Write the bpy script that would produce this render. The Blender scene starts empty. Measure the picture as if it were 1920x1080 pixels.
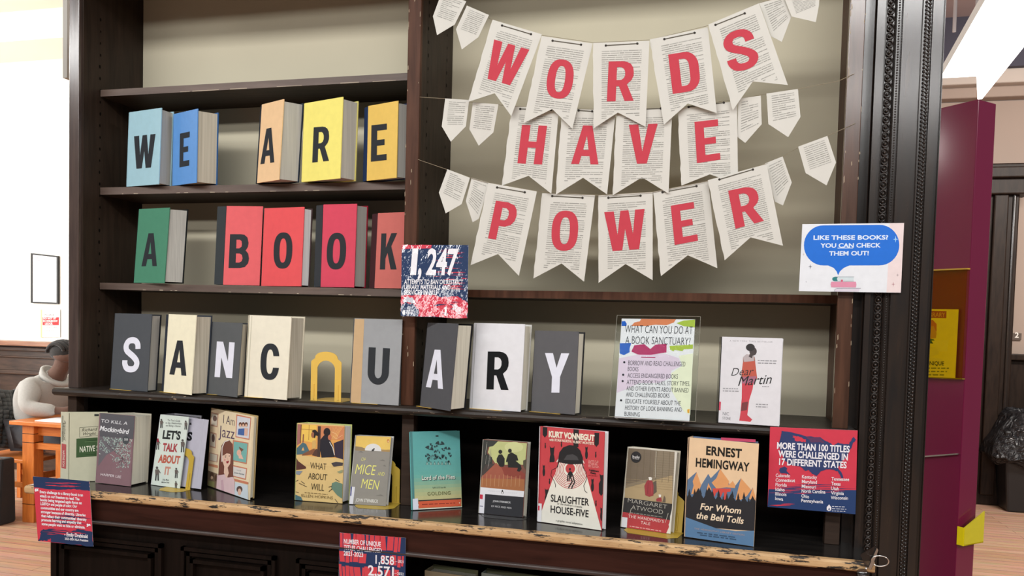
import bpy, bmesh, math, random
from mathutils import Vector, Matrix
from mathutils.geometry import tessellate_polygon
random.seed(7)
scene = bpy.context.scene
COL = scene.collection

# ---------------------------------------------------------------- camera
FPX, CYPX = 1498.56, 669.38
YAW, PITCH, ROLL = 0.2488, -0.0413, 0.0257
CAM = Vector((0.0, -1.92, 1.58))
FW = Vector((-math.sin(YAW)*math.cos(PITCH), math.cos(YAW)*math.cos(PITCH), math.sin(PITCH)))
_r = Vector((math.cos(YAW), math.sin(YAW), 0)); _u = _r.cross(FW)
RT = _r*math.cos(ROLL) + _u*math.sin(ROLL)
UP = -_r*math.sin(ROLL) + _u*math.cos(ROLL)
cd = bpy.data.cameras.new('camera'); cam = bpy.data.objects.new('camera', cd); COL.objects.link(cam)
cd.sensor_fit = 'HORIZONTAL'; cd.sensor_width = 36.0; cd.lens = FPX/1920*36.0
cd.shift_y = (CYPX-540)/1920; cd.clip_start = 0.05; cd.clip_end = 60
m3 = Matrix((RT, UP, -FW)).transposed()
cam.matrix_world = Matrix.Translation(CAM) @ m3.to_4x4()
scene.camera = cam

# ---------------------------------------------------------------- world, lights, exposure
wd = bpy.data.worlds.new('world'); scene.world = wd; wd.use_nodes = True
wd.node_tree.nodes['Background'].inputs[0].default_value = (1.0, 0.97, 0.93, 1)
wd.node_tree.nodes['Background'].inputs[1].default_value = 0.13
def area(name, loc, target, sx, sy, power, col=(1, .96, .9)):
    l = bpy.data.lights.new(name, 'AREA'); l.shape = 'RECTANGLE'; l.size = sx; l.size_y = sy
    l.energy = power; l.color = col
    o = bpy.data.objects.new(name, l); COL.objects.link(o); o.location = loc
    d = Vector(target)-Vector(loc); o.rotation_euler = d.to_track_quat('-Z', 'Y').to_euler()
    return o
area('fluorescent_row_light', (-1.0, -2.95, 3.47), (-1.0, 0.1, 1.6), 8.0, 0.22, 150, (1, .99, .975))
area('far_fluorescent_row_light', (-1.0, -6.4, 3.9), (-1.0, 0.1, 1.7), 9.0, 0.3, 150, (1, .985, .965))
area('window_daylight', (-7.4, 1.6, 2.3), (-5.4, 4.6, 1.7), 2.6, 2.6, 210, (1, .99, .96))
area('side_lamp_light', (-7.05, -.78, 3.74), (.65, .62, 2.12), 1.8, 0.22, 42)
area('kiosk_fill_light', (4.6, -1.6, 3.6), (.8, .6, 1.3), 2.0, 0.25, 80, (1, .97, .93))  # added fill without a fixture, brightens the kiosk's narrow right face
area('hall_lamp_light', (3.2, 3.6, 3.6), (2.8, 6.0, 0.3), 1.6, 0.4, 170, (1, .93, .86))
vs = scene.view_settings
vs.view_transform = 'Standard'; vs.look = 'None'; vs.gamma = 1.0; vs.use_curve_mapping = False
vs.exposure = -0.12

# ---------------------------------------------------------------- picture geometry helpers
def proj(p):
    q = Vector(p)-CAM; z = q.dot(FW)
    return (960+FPX*q.dot(RT)/z, CYPX-FPX*q.dot(UP)/z)
def ray(px, py): return FW + RT*((px-960)/FPX) - UP*((py-CYPX)/FPX)
def onY(px, py, y): d = ray(px, py); return CAM + d*((y-CAM.y)/d.y)
def onZ(px, py, z): d = ray(px, py); return CAM + d*((z-CAM.z)/d.z)
class Plane:
    def __init__(s, o, u, v):
        s.o = Vector(o); s.u = Vector(u).normalized(); s.v = Vector(v).normalized(); s.n = s.u.cross(s.v)
        if s.n.y > 0 and abs(s.n.y) > .05: pass
    def px(s, x, y):
        d = ray(x, y); t = (s.o-CAM).dot(s.n)/d.dot(s.n); q = CAM+d*t-s.o
        return (q.dot(s.u), q.dot(s.v))
    def w(s, a, b, d=0.0): return s.o + s.u*a + s.v*b + s.n*d

# ---------------------------------------------------------------- materials
MATS = {}
def lin(h):
    if isinstance(h, str):
        c = [int(h[i:i+2], 16)/255 for i in (0, 2, 4)]
        return tuple(x/12.92 if x <= .04045 else ((x+.055)/1.055)**2.4 for x in c)
    return tuple(h)
def newmat(name):
    m = bpy.data.materials.new(name); m.use_nodes = True
    return m, m.node_tree.nodes, m.node_tree.links, m.node_tree.nodes['Principled BSDF']
def pmat(color, gloss=0, name=None):
    """printed or plain surface: slight mottling; gloss 0 matt, 1 semi, 2 clear plastic wrap, 3 crinkled lamination"""
    key = (color, gloss)
    if key in MATS: return MATS[key]
    m, N, L, b = newmat(name or 'print_%s_%d' % (color if isinstance(color, str) else 'c', gloss))
    c = lin(color)
    tc = N.new('ShaderNodeTexCoord'); nz = N.new('ShaderNodeTexNoise'); nz.inputs['Scale'].default_value = 60
    nz.inputs['Detail'].default_value = 3
    mx = N.new('ShaderNodeMixRGB'); mx.inputs[1].default_value = (*[x*.93 for x in c], 1); mx.inputs[2].default_value = (*[min(1, x*1.07) for x in c], 1)
    L.new(tc.outputs['Object'], nz.inputs['Vector']); L.new(nz.outputs[0], mx.inputs[0]); L.new(mx.outputs[0], b.inputs['Base Color'])
    b.inputs['Roughness'].default_value = (.65, .4, .4, .6)[gloss]
    b.inputs['Specular IOR Level'].default_value = (.1, .3, .3, .12)[gloss]
    if gloss >= 2:
        b.inputs['Coat Weight'].default_value = 1.0; b.inputs['Coat Roughness'].default_value = (.06 if gloss == 2 else .045)
        n2 = N.new('ShaderNodeTexNoise'); mp = N.new('ShaderNodeMapping'); bp = N.new('ShaderNodeBump')
        mp.inputs['Scale'].default_value = ((14, 14, 9) if gloss == 2 else (55, 55, 9))
        n2.inputs['Scale'].default_value = 1.0; n2.inputs['Detail'].default_value = 2 if gloss == 2 else 4
        bp.inputs['Strength'].default_value = .5 if gloss == 2 else .8; bp.inputs['Distance'].default_value = .004 if gloss == 2 else .004
        L.new(tc.outputs['Object'], mp.inputs[0]); L.new(mp.outputs[0], n2.inputs['Vector']); L.new(n2.outputs[0], bp.inputs['Height'])
        L.new(bp.outputs[0], b.inputs['Coat Normal'])
    MATS[key] = m; return m
def wood(name, dark, light, rough=.38, scale=(3, 30, 30), worn=None, worn_amt=.62, bump=.15, spec=.5, worn_scale=(14, 60, 60), coat=0):
    m, N, L, b = newmat(name)
    tc = N.new('ShaderNodeTexCoord'); mp = N.new('ShaderNodeMapping'); mp.inputs['Scale'].default_value = scale
    nz = N.new('ShaderNodeTexNoise'); nz.inputs['Scale'].default_value = 2.0; nz.inputs['Detail'].default_value = 6; nz.inputs['Distortion'].default_value = .4
    cr = N.new('ShaderNodeValToRGB'); cr.color_ramp.elements[0].position = .3; cr.color_ramp.elements[1].position = .72
    cr.color_ramp.elements[0].color = (*dark, 1); cr.color_ramp.elements[1].color = (*light, 1)
    L.new(tc.outputs['Object'], mp.inputs[0]); L.new(mp.outputs[0], nz.inputs['Vector']); L.new(nz.outputs[0], cr.inputs[0])
    out = cr.outputs[0]
    if worn:
        n2 = N.new('ShaderNodeTexNoise'); m2 = N.new('ShaderNodeMapping'); m2.inputs['Scale'].default_value = worn_scale
        n2.inputs['Scale'].default_value = 1.0; n2.inputs['Detail'].default_value = 8; n2.inputs['Roughness'].default_value = .7
        r2 = N.new('ShaderNodeValToRGB'); r2.color_ramp.elements[0].position = worn_amt; r2.color_ramp.elements[1].position = worn_amt+.03
        mx = N.new('ShaderNodeMixRGB'); mx.inputs[2].default_value = (*worn, 1)
        L.new(tc.outputs['Object'], m2.inputs[0]); L.new(m2.outputs[0], n2.inputs['Vector']); L.new(n2.outputs[0], r2.inputs[0])
        L.new(r2.outputs[0], mx.inputs[0]); L.new(out, mx.inputs[1]); out = mx.outputs[0]
    L.new(out, b.inputs['Base Color'])
    b.inputs['Roughness'].default_value = rough; b.inputs['Specular IOR Level'].default_value = spec
    b.inputs['Coat Weight'].default_value = coat; b.inputs['Coat Roughness'].default_value = .17
    bp = N.new('ShaderNodeBump'); bp.inputs['Strength'].default_value = bump; bp.inputs['Distance'].default_value = .004
    L.new(nz.outputs[0], bp.inputs['Height']); L.new(bp.outputs[0], b.inputs['Normal'])
    return m
W_PANEL = wood('dark_stained_panel', (.020, .012, .008), (.040, .024, .016), .5, (30, 30, 3), (.16, .12, .09), .74, worn_scale=(60, 60, 9), spec=.22)
W_STILE = wood('brown_stained_stile', (.050, .020, .011), (.105, .044, .025), .45, (30, 30, 3), (.26, .19, .14), .74, worn_scale=(50, 50, 14), spec=.14)
W_POST = wood('grey_brown_post', (.050, .034, .030), (.090, .060, .050), .22, (30, 30, 3), (.30, .25, .22), .72, worn_scale=(50, 50, 14), spec=.4, coat=.8)
W_GLOSS = wood('varnished_brown_stile', (.050, .022, .013), (.105, .048, .028), .24, (30, 30, 3), (.26, .19, .14), .74, worn_scale=(50, 50, 14), spec=.3, coat=.8)
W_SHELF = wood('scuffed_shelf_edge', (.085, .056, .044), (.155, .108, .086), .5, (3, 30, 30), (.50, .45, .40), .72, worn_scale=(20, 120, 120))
W_UNDER = wood('dark_shelf_board', (.028, .017, .012), (.050, .030, .021), .5, (3, 30, 30), spec=.25)  # dark brown board colour, also used on the short stiles
W_NOSE = wood('chipped_black_nosing', (.018, .014, .012), (.045, .034, .028), .38, (5, 40, 40), (.34, .27, .20), .63, worn_scale=(40, 70, 110), spec=.25)
W_BLACK = wood('glossy_black_counter', (.010, .009, .009), (.022, .019, .017), .16, (4, 20, 20), (.12, .1, .08), .73, .04, worn_scale=(40, 40, 40))
W_EDGE = wood('bare_worn_edge', (.50, .30, .14), (.68, .45, .23), .6, (8, 30, 30), (.02, .016, .013), .545, worn_scale=(22, 60, 120))
W_FASCIA = wood('red_brown_fascia', (.024, .008, .005), (.045, .015, .010), .5, (3, 30, 30), spec=.12)
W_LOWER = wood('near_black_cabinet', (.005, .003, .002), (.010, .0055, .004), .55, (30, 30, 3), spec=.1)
W_CARVE = wood('carved_black_pilaster', (.016, .013, .012), (.029, .019, .014), .22, (40, 40, 4), (.14, .13, .12), .75, worn_scale=(70, 70, 12), spec=.3, coat=.8)
W_ORANGE = wood('orange_table_wood', (.55, .15, .025), (.72, .23, .045), .4, (4, 30, 30), bump=.05)
W_ORANGE2 = wood('orange_table_leg_wood', (.52, .14, .024), (.70, .22, .042), .4, (30, 30, 4), bump=.05)
W_WAINS = wood('wainscot_wood', (.035, .02, .014), (.085, .048, .032), .4, (3, 20, 20))
W_DOOR = wood('dark_door_frame', (.013, .008, .006), (.028, .017, .012), .45, (20, 20, 3), spec=.15)
def floor_mat():
    m, N, L, b = newmat('oak_floorboards')
    tc = N.new('ShaderNodeTexCoord'); br = N.new('ShaderNodeTexBrick'); mp = N.new('ShaderNodeMapping')
    br.inputs['Scale'].default_value = 1.0; br.inputs['Brick Width'].default_value = 1.6; br.inputs['Row Height'].default_value = .085
    br.inputs['Mortar Size'].default_value = .002
    br.inputs['Color1'].default_value = (.62, .39, .27, 1); br.inputs['Color2'].default_value = (.50, .29, .19, 1); br.inputs['Mortar'].default_value = (.16, .09, .06, 1)
    nz = N.new('ShaderNodeTexNoise'); nz.inputs['Scale'].default_value = 3; nz.inputs['Detail'].default_value = 6
    m2 = N.new('ShaderNodeMapping'); m2.inputs['Scale'].default_value = (1, 14, 1)
    mx = N.new('ShaderNodeMixRGB'); mx.blend_type = 'OVERLAY'; mx.inputs[0].default_value = .45
    L.new(tc.outputs['Object'], mp.inputs[0]); L.new(mp.outputs[0], br.inputs['Vector'])
    L.new(tc.outputs['Object'], m2.inputs[0]); L.new(m2.outputs[0], nz.inputs['Vector'])
    L.new(br.outputs[0], mx.inputs[1]); L.new(nz.outputs[1], mx.inputs[2]); L.new(mx.outputs[0], b.inputs['Base Color'])
    b.inputs['Roughness'].default_value = .38
    return m
def plaster(name, c, sc=8, var=.05, rough=.8):
    m, N, L, b = newmat(name); tc = N.new('ShaderNodeTexCoord'); nz = N.new('ShaderNodeTexNoise')
    nz.inputs['Scale'].default_value = sc; nz.inputs['Detail'].default_value = 5
    mx = N.new('ShaderNodeMixRGB'); mx.inputs[1].default_value = (*[x*(1-var) for x in c], 1); mx.inputs[2].default_value = (*[min(1, x*(1+var)) for x in c], 1)
    L.new(tc.outputs['Object'], nz.inputs['Vector']); L.new(nz.outputs[0], mx.inputs[0]); L.new(mx.outputs[0], b.inputs['Base Color'])
    b.inputs['Roughness'].default_value = rough
    return m
def pages_mat(name, c, dk):
    m, N, L, b = newmat(name); tc = N.new('ShaderNodeTexCoord'); nz = N.new('ShaderNodeTexNoise'); mp = N.new('ShaderNodeMapping')
    mp.inputs['Scale'].default_value = (260, 260, 3); nz.inputs['Scale'].default_value = 1; nz.inputs['Detail'].default_value = 3
    cr = N.new('ShaderNodeValToRGB'); cr.color_ramp.elements[0].position = .3; cr.color_ramp.elements[1].position = .7
    cr.color_ramp.elements[0].color = (*dk, 1); cr.color_ramp.elements[1].color = (*c, 1)
    L.new(tc.outputs['Object'], mp.inputs[0]); L.new(mp.outputs[0], nz.inputs['Vector']); L.new(nz.outputs[0], cr.inputs[0]); L.new(cr.outputs[0], b.inputs['Base Color'])
    b.inputs['Roughness'].default_value = .8
    return m
PG_GREY = pages_mat('grey_page_edges', (.46, .45, .41), (.36, .35, .32))
PG_TAN = pages_mat('tan_page_edges', (.50, .46, .37), (.36, .33, .26))
PG_CREAM = pages_mat('cream_page_edges', (.72, .69, .58), (.58, .55, .45))
PG_WHITE = pages_mat('white_page_edges', (.78, .78, .78), (.64, .64, .65))
PG_LILAC = pages_mat('lilac_page_edges', (.60, .59, .66), (.5, .49, .56))
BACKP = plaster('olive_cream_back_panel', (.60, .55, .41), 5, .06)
def glassy(name, color, rough=.05, alpha=.25):
    m, N, L, b = newmat(name)
    tr = N.new('ShaderNodeBsdfTransparent'); tr.inputs[0].default_value = (*color, 1)
    gl = N.new('ShaderNodeBsdfGlossy'); gl.inputs['Roughness'].default_value = rough
    nz = N.new('ShaderNodeTexNoise'); nz.inputs['Scale'].default_value = 20
    mth = N.new('ShaderNodeMath'); mth.operation = 'MULTIPLY_ADD'; mth.inputs[1].default_value = .002; mth.inputs[2].default_value = alpha
    mx = N.new('ShaderNodeMixShader'); L.new(nz.outputs[0], mth.inputs[0]); L.new(mth.outputs[0], mx.inputs[0])
    L.new(tr.outputs[0], mx.inputs[1]); L.new(gl.outputs[0], mx.inputs[2])
    L.new(mx.outputs[0], N['Material Output'].inputs[0])
    return m
ACRYL = glassy('clear_acrylic', (.96, .975, .97), .03, .0)
YACRYL = glassy('yellow_acrylic', (.92, .85, .22), .08, .02)
def emis(name, c, s):
    m, N, L, b = newmat(name); b.inputs['Base Color'].default_value = (*c, 1)
    b.inputs['Emission Color'].default_value = (*c, 1); b.inputs['Emission Strength'].default_value = s
    nz = N.new('ShaderNodeTexNoise'); nz.inputs['Scale'].default_value = 3
    mr = N.new('ShaderNodeMath'); mr.operation = 'MULTIPLY_ADD'; mr.inputs[1].default_value = s*.1; mr.inputs[2].default_value = s
    L.new(nz.outputs[0], mr.inputs[0]); L.new(mr.outputs[0], b.inputs['Emission Strength'])
    return m
def metal(name, c, r=.25):
    m, N, L, b = newmat(name); b.inputs['Base Color'].default_value = (*c, 1); b.inputs['Metallic'].default_value = 1
    nz = N.new('ShaderNodeTexNoise'); nz.inputs['Scale'].default_value = 40
    mr = N.new('ShaderNodeMath'); mr.operation = 'MULTIPLY_ADD'; mr.inputs[1].default_value = .1; mr.inputs[2].default_value = r
    L.new(nz.outputs[0], mr.inputs[0]); L.new(mr.outputs[0], b.inputs['Roughness'])
    return m
def cloth(name, c, sc=400, var=.12):
    m, N, L, b = newmat(name); tc = N.new('ShaderNodeTexCoord'); nz = N.new('ShaderNodeTexNoise'); nz.inputs['Scale'].default_value = sc*.1; nz.inputs['Detail'].default_value = 6
    mx = N.new('ShaderNodeMixRGB'); mx.inputs[1].default_value = (*[x*(1-var) for x in c], 1); mx.inputs[2].default_value = (*[x*(1+var) for x in c], 1)
    bp = N.new('ShaderNodeBump'); bp.inputs['Strength'].default_value = .4; bp.inputs['Distance'].default_value = .02
    n2 = N.new('ShaderNodeTexNoise'); n2.inputs['Scale'].default_value = 9; n2.inputs['Detail'].default_value = 3
    L.new(tc.outputs['Object'], nz.inputs['Vector']); L.new(tc.outputs['Object'], n2.inputs['Vector']); L.new(n2.outputs[0], bp.inputs['Height'])
    L.new(nz.outputs[0], mx.inputs[0]); L.new(mx.outputs[0], b.inputs['Base Color']); L.new(bp.outputs[0], b.inputs['Normal'])
    b.inputs['Roughness'].default_value = .9; b.inputs['Sheen Weight'].default_value = .2
    return m

# ---------------------------------------------------------------- object helpers
def root_of(p):
    while p.parent: p = p.parent
    return p
def origin_of(p):
    v = Vector((0, 0, 0))
    while p: v = v+p.location; p = p.parent
    return v
def tag(o, label=None, cat=None, group=None, kind=None):
    if label: o['label'] = label
    if cat: o['category'] = cat
    if group: o['group'] = group
    if kind: o['kind'] = kind
    return o
def thing(name, loc, label, cat, group=None):
    o = bpy.data.objects.new(name, None); COL.objects.link(o); o.location = loc; o.empty_display_size = .05
    return tag(o, label, cat, group)
class MB:
    def __init__(s): s.v = []; s.f = []; s.fm = []; s.m = []
    def mi(s, mat):
        if mat not in s.m: s.m.append(mat)
        return s.m.index(mat)
    def face(s, pts, mat):
        i = len(s.v); s.v += [Vector(p) for p in pts]; s.f.append(tuple(range(i, i+len(pts)))); s.fm.append(s.mi(mat))
    def tris(s, pts, tris, mat):
        i = len(s.v); s.v += [Vector(p) for p in pts]; k = s.mi(mat)
        for t in tris: s.f.append(tuple(i+j for j in t)); s.fm.append(k)
    def hexa(s, p, mat, mats=None):
        """8 corners: bottom 0-3 ccw from above, top 4-7; mats maps face key to material"""
        i = len(s.v); s.v += [Vector(q) for q in p]; mats = mats or {}
        for k, f in (('bottom', (3, 2, 1, 0)), ('top', (4, 5, 6, 7)), ('front', (0, 1, 5, 4)), ('right', (1, 2, 6, 5)), ('back', (2, 3, 7, 6)), ('left', (3, 0, 4, 7))):
            s.f.append(tuple(i+j for j in f)); s.fm.append(s.mi(mats.get(k, mat)))
    def box(s, a, b, mat, mats=None):
        x0, y0, z0 = a; x1, y1, z1 = b
        s.hexa([(x0, y0, z0), (x1, y0, z0), (x1, y1, z0), (x0, y1, z0), (x0, y0, z1), (x1, y0, z1), (x1, y1, z1), (x0, y1, z1)], mat, mats)
    def prism(s, loops3, d, mat):
        """extrude outer loop (list of 3d points) plus holes by vector d"""
        d = Vector(d); t = tessellate_polygon(loops3); flat = [Vector(p) for l in loops3 for p in l]
        i = len(s.v); n = len(flat); s.v += flat + [p+d for p in flat]; k = s.mi(mat)
        for a, b, c in t:
            s.f.append((i+a, i+b, i+c)); s.fm.append(k); s.f.append((i+n+c, i+n+b, i+n+a)); s.fm.append(k)
        j = 0
        for l in loops3:
            for q in range(len(l)):
                a = j+q; b = j+(q+1) % len(l); s.f.append((i+a, i+b, i+n+b, i+n+a)); s.fm.append(k)
            j += len(l)
    def tube(s, pts, r, mat, seg=8, closed=False, radii=None):
        pts = [Vector(p) for p in pts]; n = len(pts); rings = []
        for i, p in enumerate(pts):
            a = pts[(i-1) % n] if (i or closed) else pts[0]; b = pts[(i+1) % n] if (i < n-1 or closed) else pts[-1]
            t = (b-a).normalized(); h = Vector((0, 0, 1)) if abs(t.z) < .9 else Vector((0, 1, 0))
            e1 = t.cross(h).normalized(); e2 = t.cross(e1); rr = radii[i] if radii else r
            rings.append([p+(e1*math.cos(2*math.pi*k/seg)+e2*math.sin(2*math.pi*k/seg))*rr for k in range(seg)])
        i0 = len(s.v); k = s.mi(mat)
        for g in rings: s.v += g
        for i in range(n if closed else n-1):
            j = (i+1) % n
            for q in range(seg):
                s.f.append((i0+i*seg+q, i0+i*seg+(q+1) % seg, i0+j*seg+(q+1) % seg, i0+j*seg+q)); s.fm.append(k)
        if not closed:
            s.f.append(tuple(i0+q for q in range(seg))); s.fm.append(k)
            s.f.append(tuple(i0+(n-1)*seg+q for q in reversed(range(seg)))); s.fm.append(k)
    def ball(s, c, r, mat, n=8, sq=(1, 1, 1)):
        c = Vector(c); i0 = len(s.v); k = s.mi(mat); h = n//2
        for a in range(h+1):
            for b in range(n):
                th = math.pi*a/h; ph = 2*math.pi*b/n
                s.v.append(c+Vector((r*sq[0]*math.sin(th)*math.cos(ph), r*sq[1]*math.sin(th)*math.sin(ph), r*sq[2]*math.cos(th))))
        for a in range(h):
            for b in range(n):
                s.f.append((i0+a*n+b, i0+(a+1)*n+b, i0+(a+1)*n+(b+1) % n, i0+a*n+(b+1) % n)); s.fm.append(k)
    def build(s, name, parent=None, loc=None, smooth=False, bevel=0, recalc=True):
        org = origin_of(parent) if parent else Vector(loc if loc is not None else (0, 0, 0))
        me = bpy.data.meshes.new(name); me.from_pydata([tuple(p-org) for p in s.v], [], s.f)
        for m in s.m: me.materials.append(m)
        for p, k in zip(me.polygons, s.fm): p.material_index = k; p.use_smooth = smooth
        if recalc:
            bm = bmesh.new(); bm.from_mesh(me); bmesh.ops.recalc_face_normals(bm, faces=bm.faces); bm.to_mesh(me); bm.free()
        me.update(); o = bpy.data.objects.new(name, me); COL.objects.link(o)
        if parent: o.parent = parent
        else: o.location = org
        if bevel:
            bv = o.modifiers.new('bevel', 'BEVEL'); bv.width = bevel; bv.segments = 2; bv.limit_method = 'ANGLE'; bv.angle_limit = .9
        return o

# ---------------------------------------------------------------- lettering
def text_mesh(txt, bold=0.0, shear=0.0, spacing=1.0):
    key = (txt, bold, shear, spacing)
    c = bpy.data.curves.new('lettering', 'FONT'); c.body = txt; c.size = 1; c.resolution_u = 3; c.offset = bold; c.shear = shear; c.space_character = spacing
    o = bpy.data.objects.new('lettering', c); me = o.to_mesh()
    vs_ = [(v.co.x, v.co.y) for v in me.vertices]; fs = [tuple(p.vertices) for p in me.polygons]
    o.to_mesh_clear(); bpy.data.objects.remove(o); bpy.data.curves.remove(c)
    return vs_, fs
CAPH = None
def capheight():
    global CAPH
    if CAPH is None: CAPH = max(y for x, y in text_mesh('H')[0])
    return CAPH
def arc(cx, cy, rx, ry, a0, a1, n=8):
    return [(cx+rx*math.cos(math.radians(a0+(a1-a0)*i/n)), cy+ry*math.sin(math.radians(a0+(a1-a0)*i/n))) for i in range(n+1)]
def sup(rx, ry, a0, a1, n, e=2.5):
    out = []
    for i in range(n+1):
        t = math.radians(a0+(a1-a0)*i/n); c, s_ = math.cos(t), math.sin(t)
        out.append((.5+rx*math.copysign(abs(c)**(2/e), c), .5+ry*math.copysign(abs(s_)**(2/e), s_)))
    return out
def ribbon(pts, w, asp):
    P = [Vector((x*asp, y)) for x, y in pts]; sm = []
    for i in range(len(P)-1):
        p0 = P[max(i-1, 0)]; p1 = P[i]; p2 = P[i+1]; p3 = P[min(i+2, len(P)-1)]
        for k in range(4):
            t = k/4; sm.append(.5*((2*p1)+(p2-p0)*t+(2*p0-5*p1+4*p2-p3)*t*t+(3*p1-p0-3*p2+p3)*t**3))
    sm.append(P[-1]); a = []; b = []
    for i, p in enumerate(sm):
        t = (sm[min(i+1, len(sm)-1)]-sm[max(i-1, 0)]).normalized(); n = Vector((-t.y, t.x))*w
        a.append(((p+n).x/asp, (p+n).y)); b.append(((p-n).x/asp, (p-n).y))
    return [a+b[::-1]]
GLY = {
 'E': [[(0, 0), (1, 0), (1, .165), (.38, .165), (.38, .42), (.86, .42), (.86, .58), (.38, .58), (.38, .835), (1, .835), (1, 1), (0, 1)]],
 'H': [[(0, 0), (.34, 0), (.34, .42), (.66, .42), (.66, 0), (1, 0), (1, 1), (.66, 1), (.66, .58), (.34, .58), (.34, 1), (0, 1)]],
 'A': [[(0, 0), (.29, 0), (.35, .21), (.65, .21), (.71, 0), (1, 0), (.68, 1), (.32, 1)], [(.40, .37), (.60, .37), (.5, .74)]],
 'V': [[(0, 1), (.33, 1), (.5, .31), (.67, 1), (1, 1), (.68, 0), (.32, 0)]],
 'W': [[(0, 1), (.235, 1), (.305, .40), (.40, 1), (.60, 1), (.695, .40), (.765, 1), (1, 1), (.84, 0), (.59, 0), (.5, .53), (.41, 0), (.16, 0)]],
 'N': [[(0, 0), (.31, 0), (.31, .56), (.67, 0), (1, 0), (1, 1), (.69, 1), (.69, .46), (.35, 1), (0, 1)]],
 'K': [[(0, 0), (.31, 0), (.31, .30), (.42, .46), (.64, 0), (1, 0), (.64, .64), (.98, 1), (.62, 1), (.31, .60), (.31, 1), (0, 1)]],
 'Y': [[(.33, 0), (.66, 0), (.66, .40), (1, 1), (.67, 1), (.5, .63), (.33, 1), (0, 1), (.33, .40)]],
 'O': [sup(.5, .5, 0, 350, 35), sup(.185, .335, 0, 350, 35)],
 'C': [sup(.5, .5, 14, 346, 36)+sup(.185, .335, 337, 23, 26)],
 'U': [[(0, 1)]+arc(.5, .33, .5, .33, 180, 360, 14)+[(1, 1), (.67, 1)]+arc(.5, .33, .17, .16, 360, 180, 8)+[(.33, 1)]],
 'D': [[(0, 0), (.45, 0)]+arc(.55, .36, .45, .36, -80, 0, 6)+arc(.55, .64, .45, .36, 0, 80, 6)+[(.45, 1), (0, 1)],
       [(.34, .16), (.46, .16)]+arc(.48, .34, .19, .18, -80, 0, 5)+arc(.48, .66, .19, .18, 0, 80, 5)+[(.46, .84), (.34, .84)]],
 'R': [[(0, 0), (.33, 0), (.33, .375), (.43, .375), (.66, 0), (1, 0), (.73, .42), (.9, .52), (.97, .62), (.98, .72), (.95, .84), (.86, .93), (.72, .98), (.55, 1), (0, 1)],
       [(.33, .53), (.5, .53), (.60, .57), (.65, .64), (.65, .74), (.60, .81), (.5, .85), (.33, .85)]],
 'P': [[(0, 0), (.34, 0), (.34, .36), (.58, .36), (.82, .42), (.96, .54), (1, .69), (.96, .83), (.84, .94), (.55, 1), (0, 1)],
       [(.34, .52), (.52, .52), (.63, .58), (.66, .68), (.63, .78), (.52, .84), (.34, .84)]],
 'B': [[(0, 0), (.55, 0), (.8, .03), (.96, .14), (1, .28), (.95, .43), (.82, .52), (.93, .62), (.96, .74), (.9, .9), (.75, .98), (.55, 1), (0, 1)],
       [(.34, .16), (.52, .16), (.64, .2), (.68, .29), (.64, .39), (.52, .43), (.34, .43)], [(.34, .58), (.5, .58), (.61, .63), (.63, .71), (.6, .8), (.5, .84), (.34, .84)]],
 'S': ribbon([(.86, .67), (.83, .80), (.70, .89), (.5, .915), (.28, .88), (.155, .76), (.20, .63), (.40, .535), (.62, .45), (.82, .33), (.845, .21), (.72, .11), (.5, .085), (.28, .12), (.16, .23), (.145, .34)], .087, .58),
}

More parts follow.
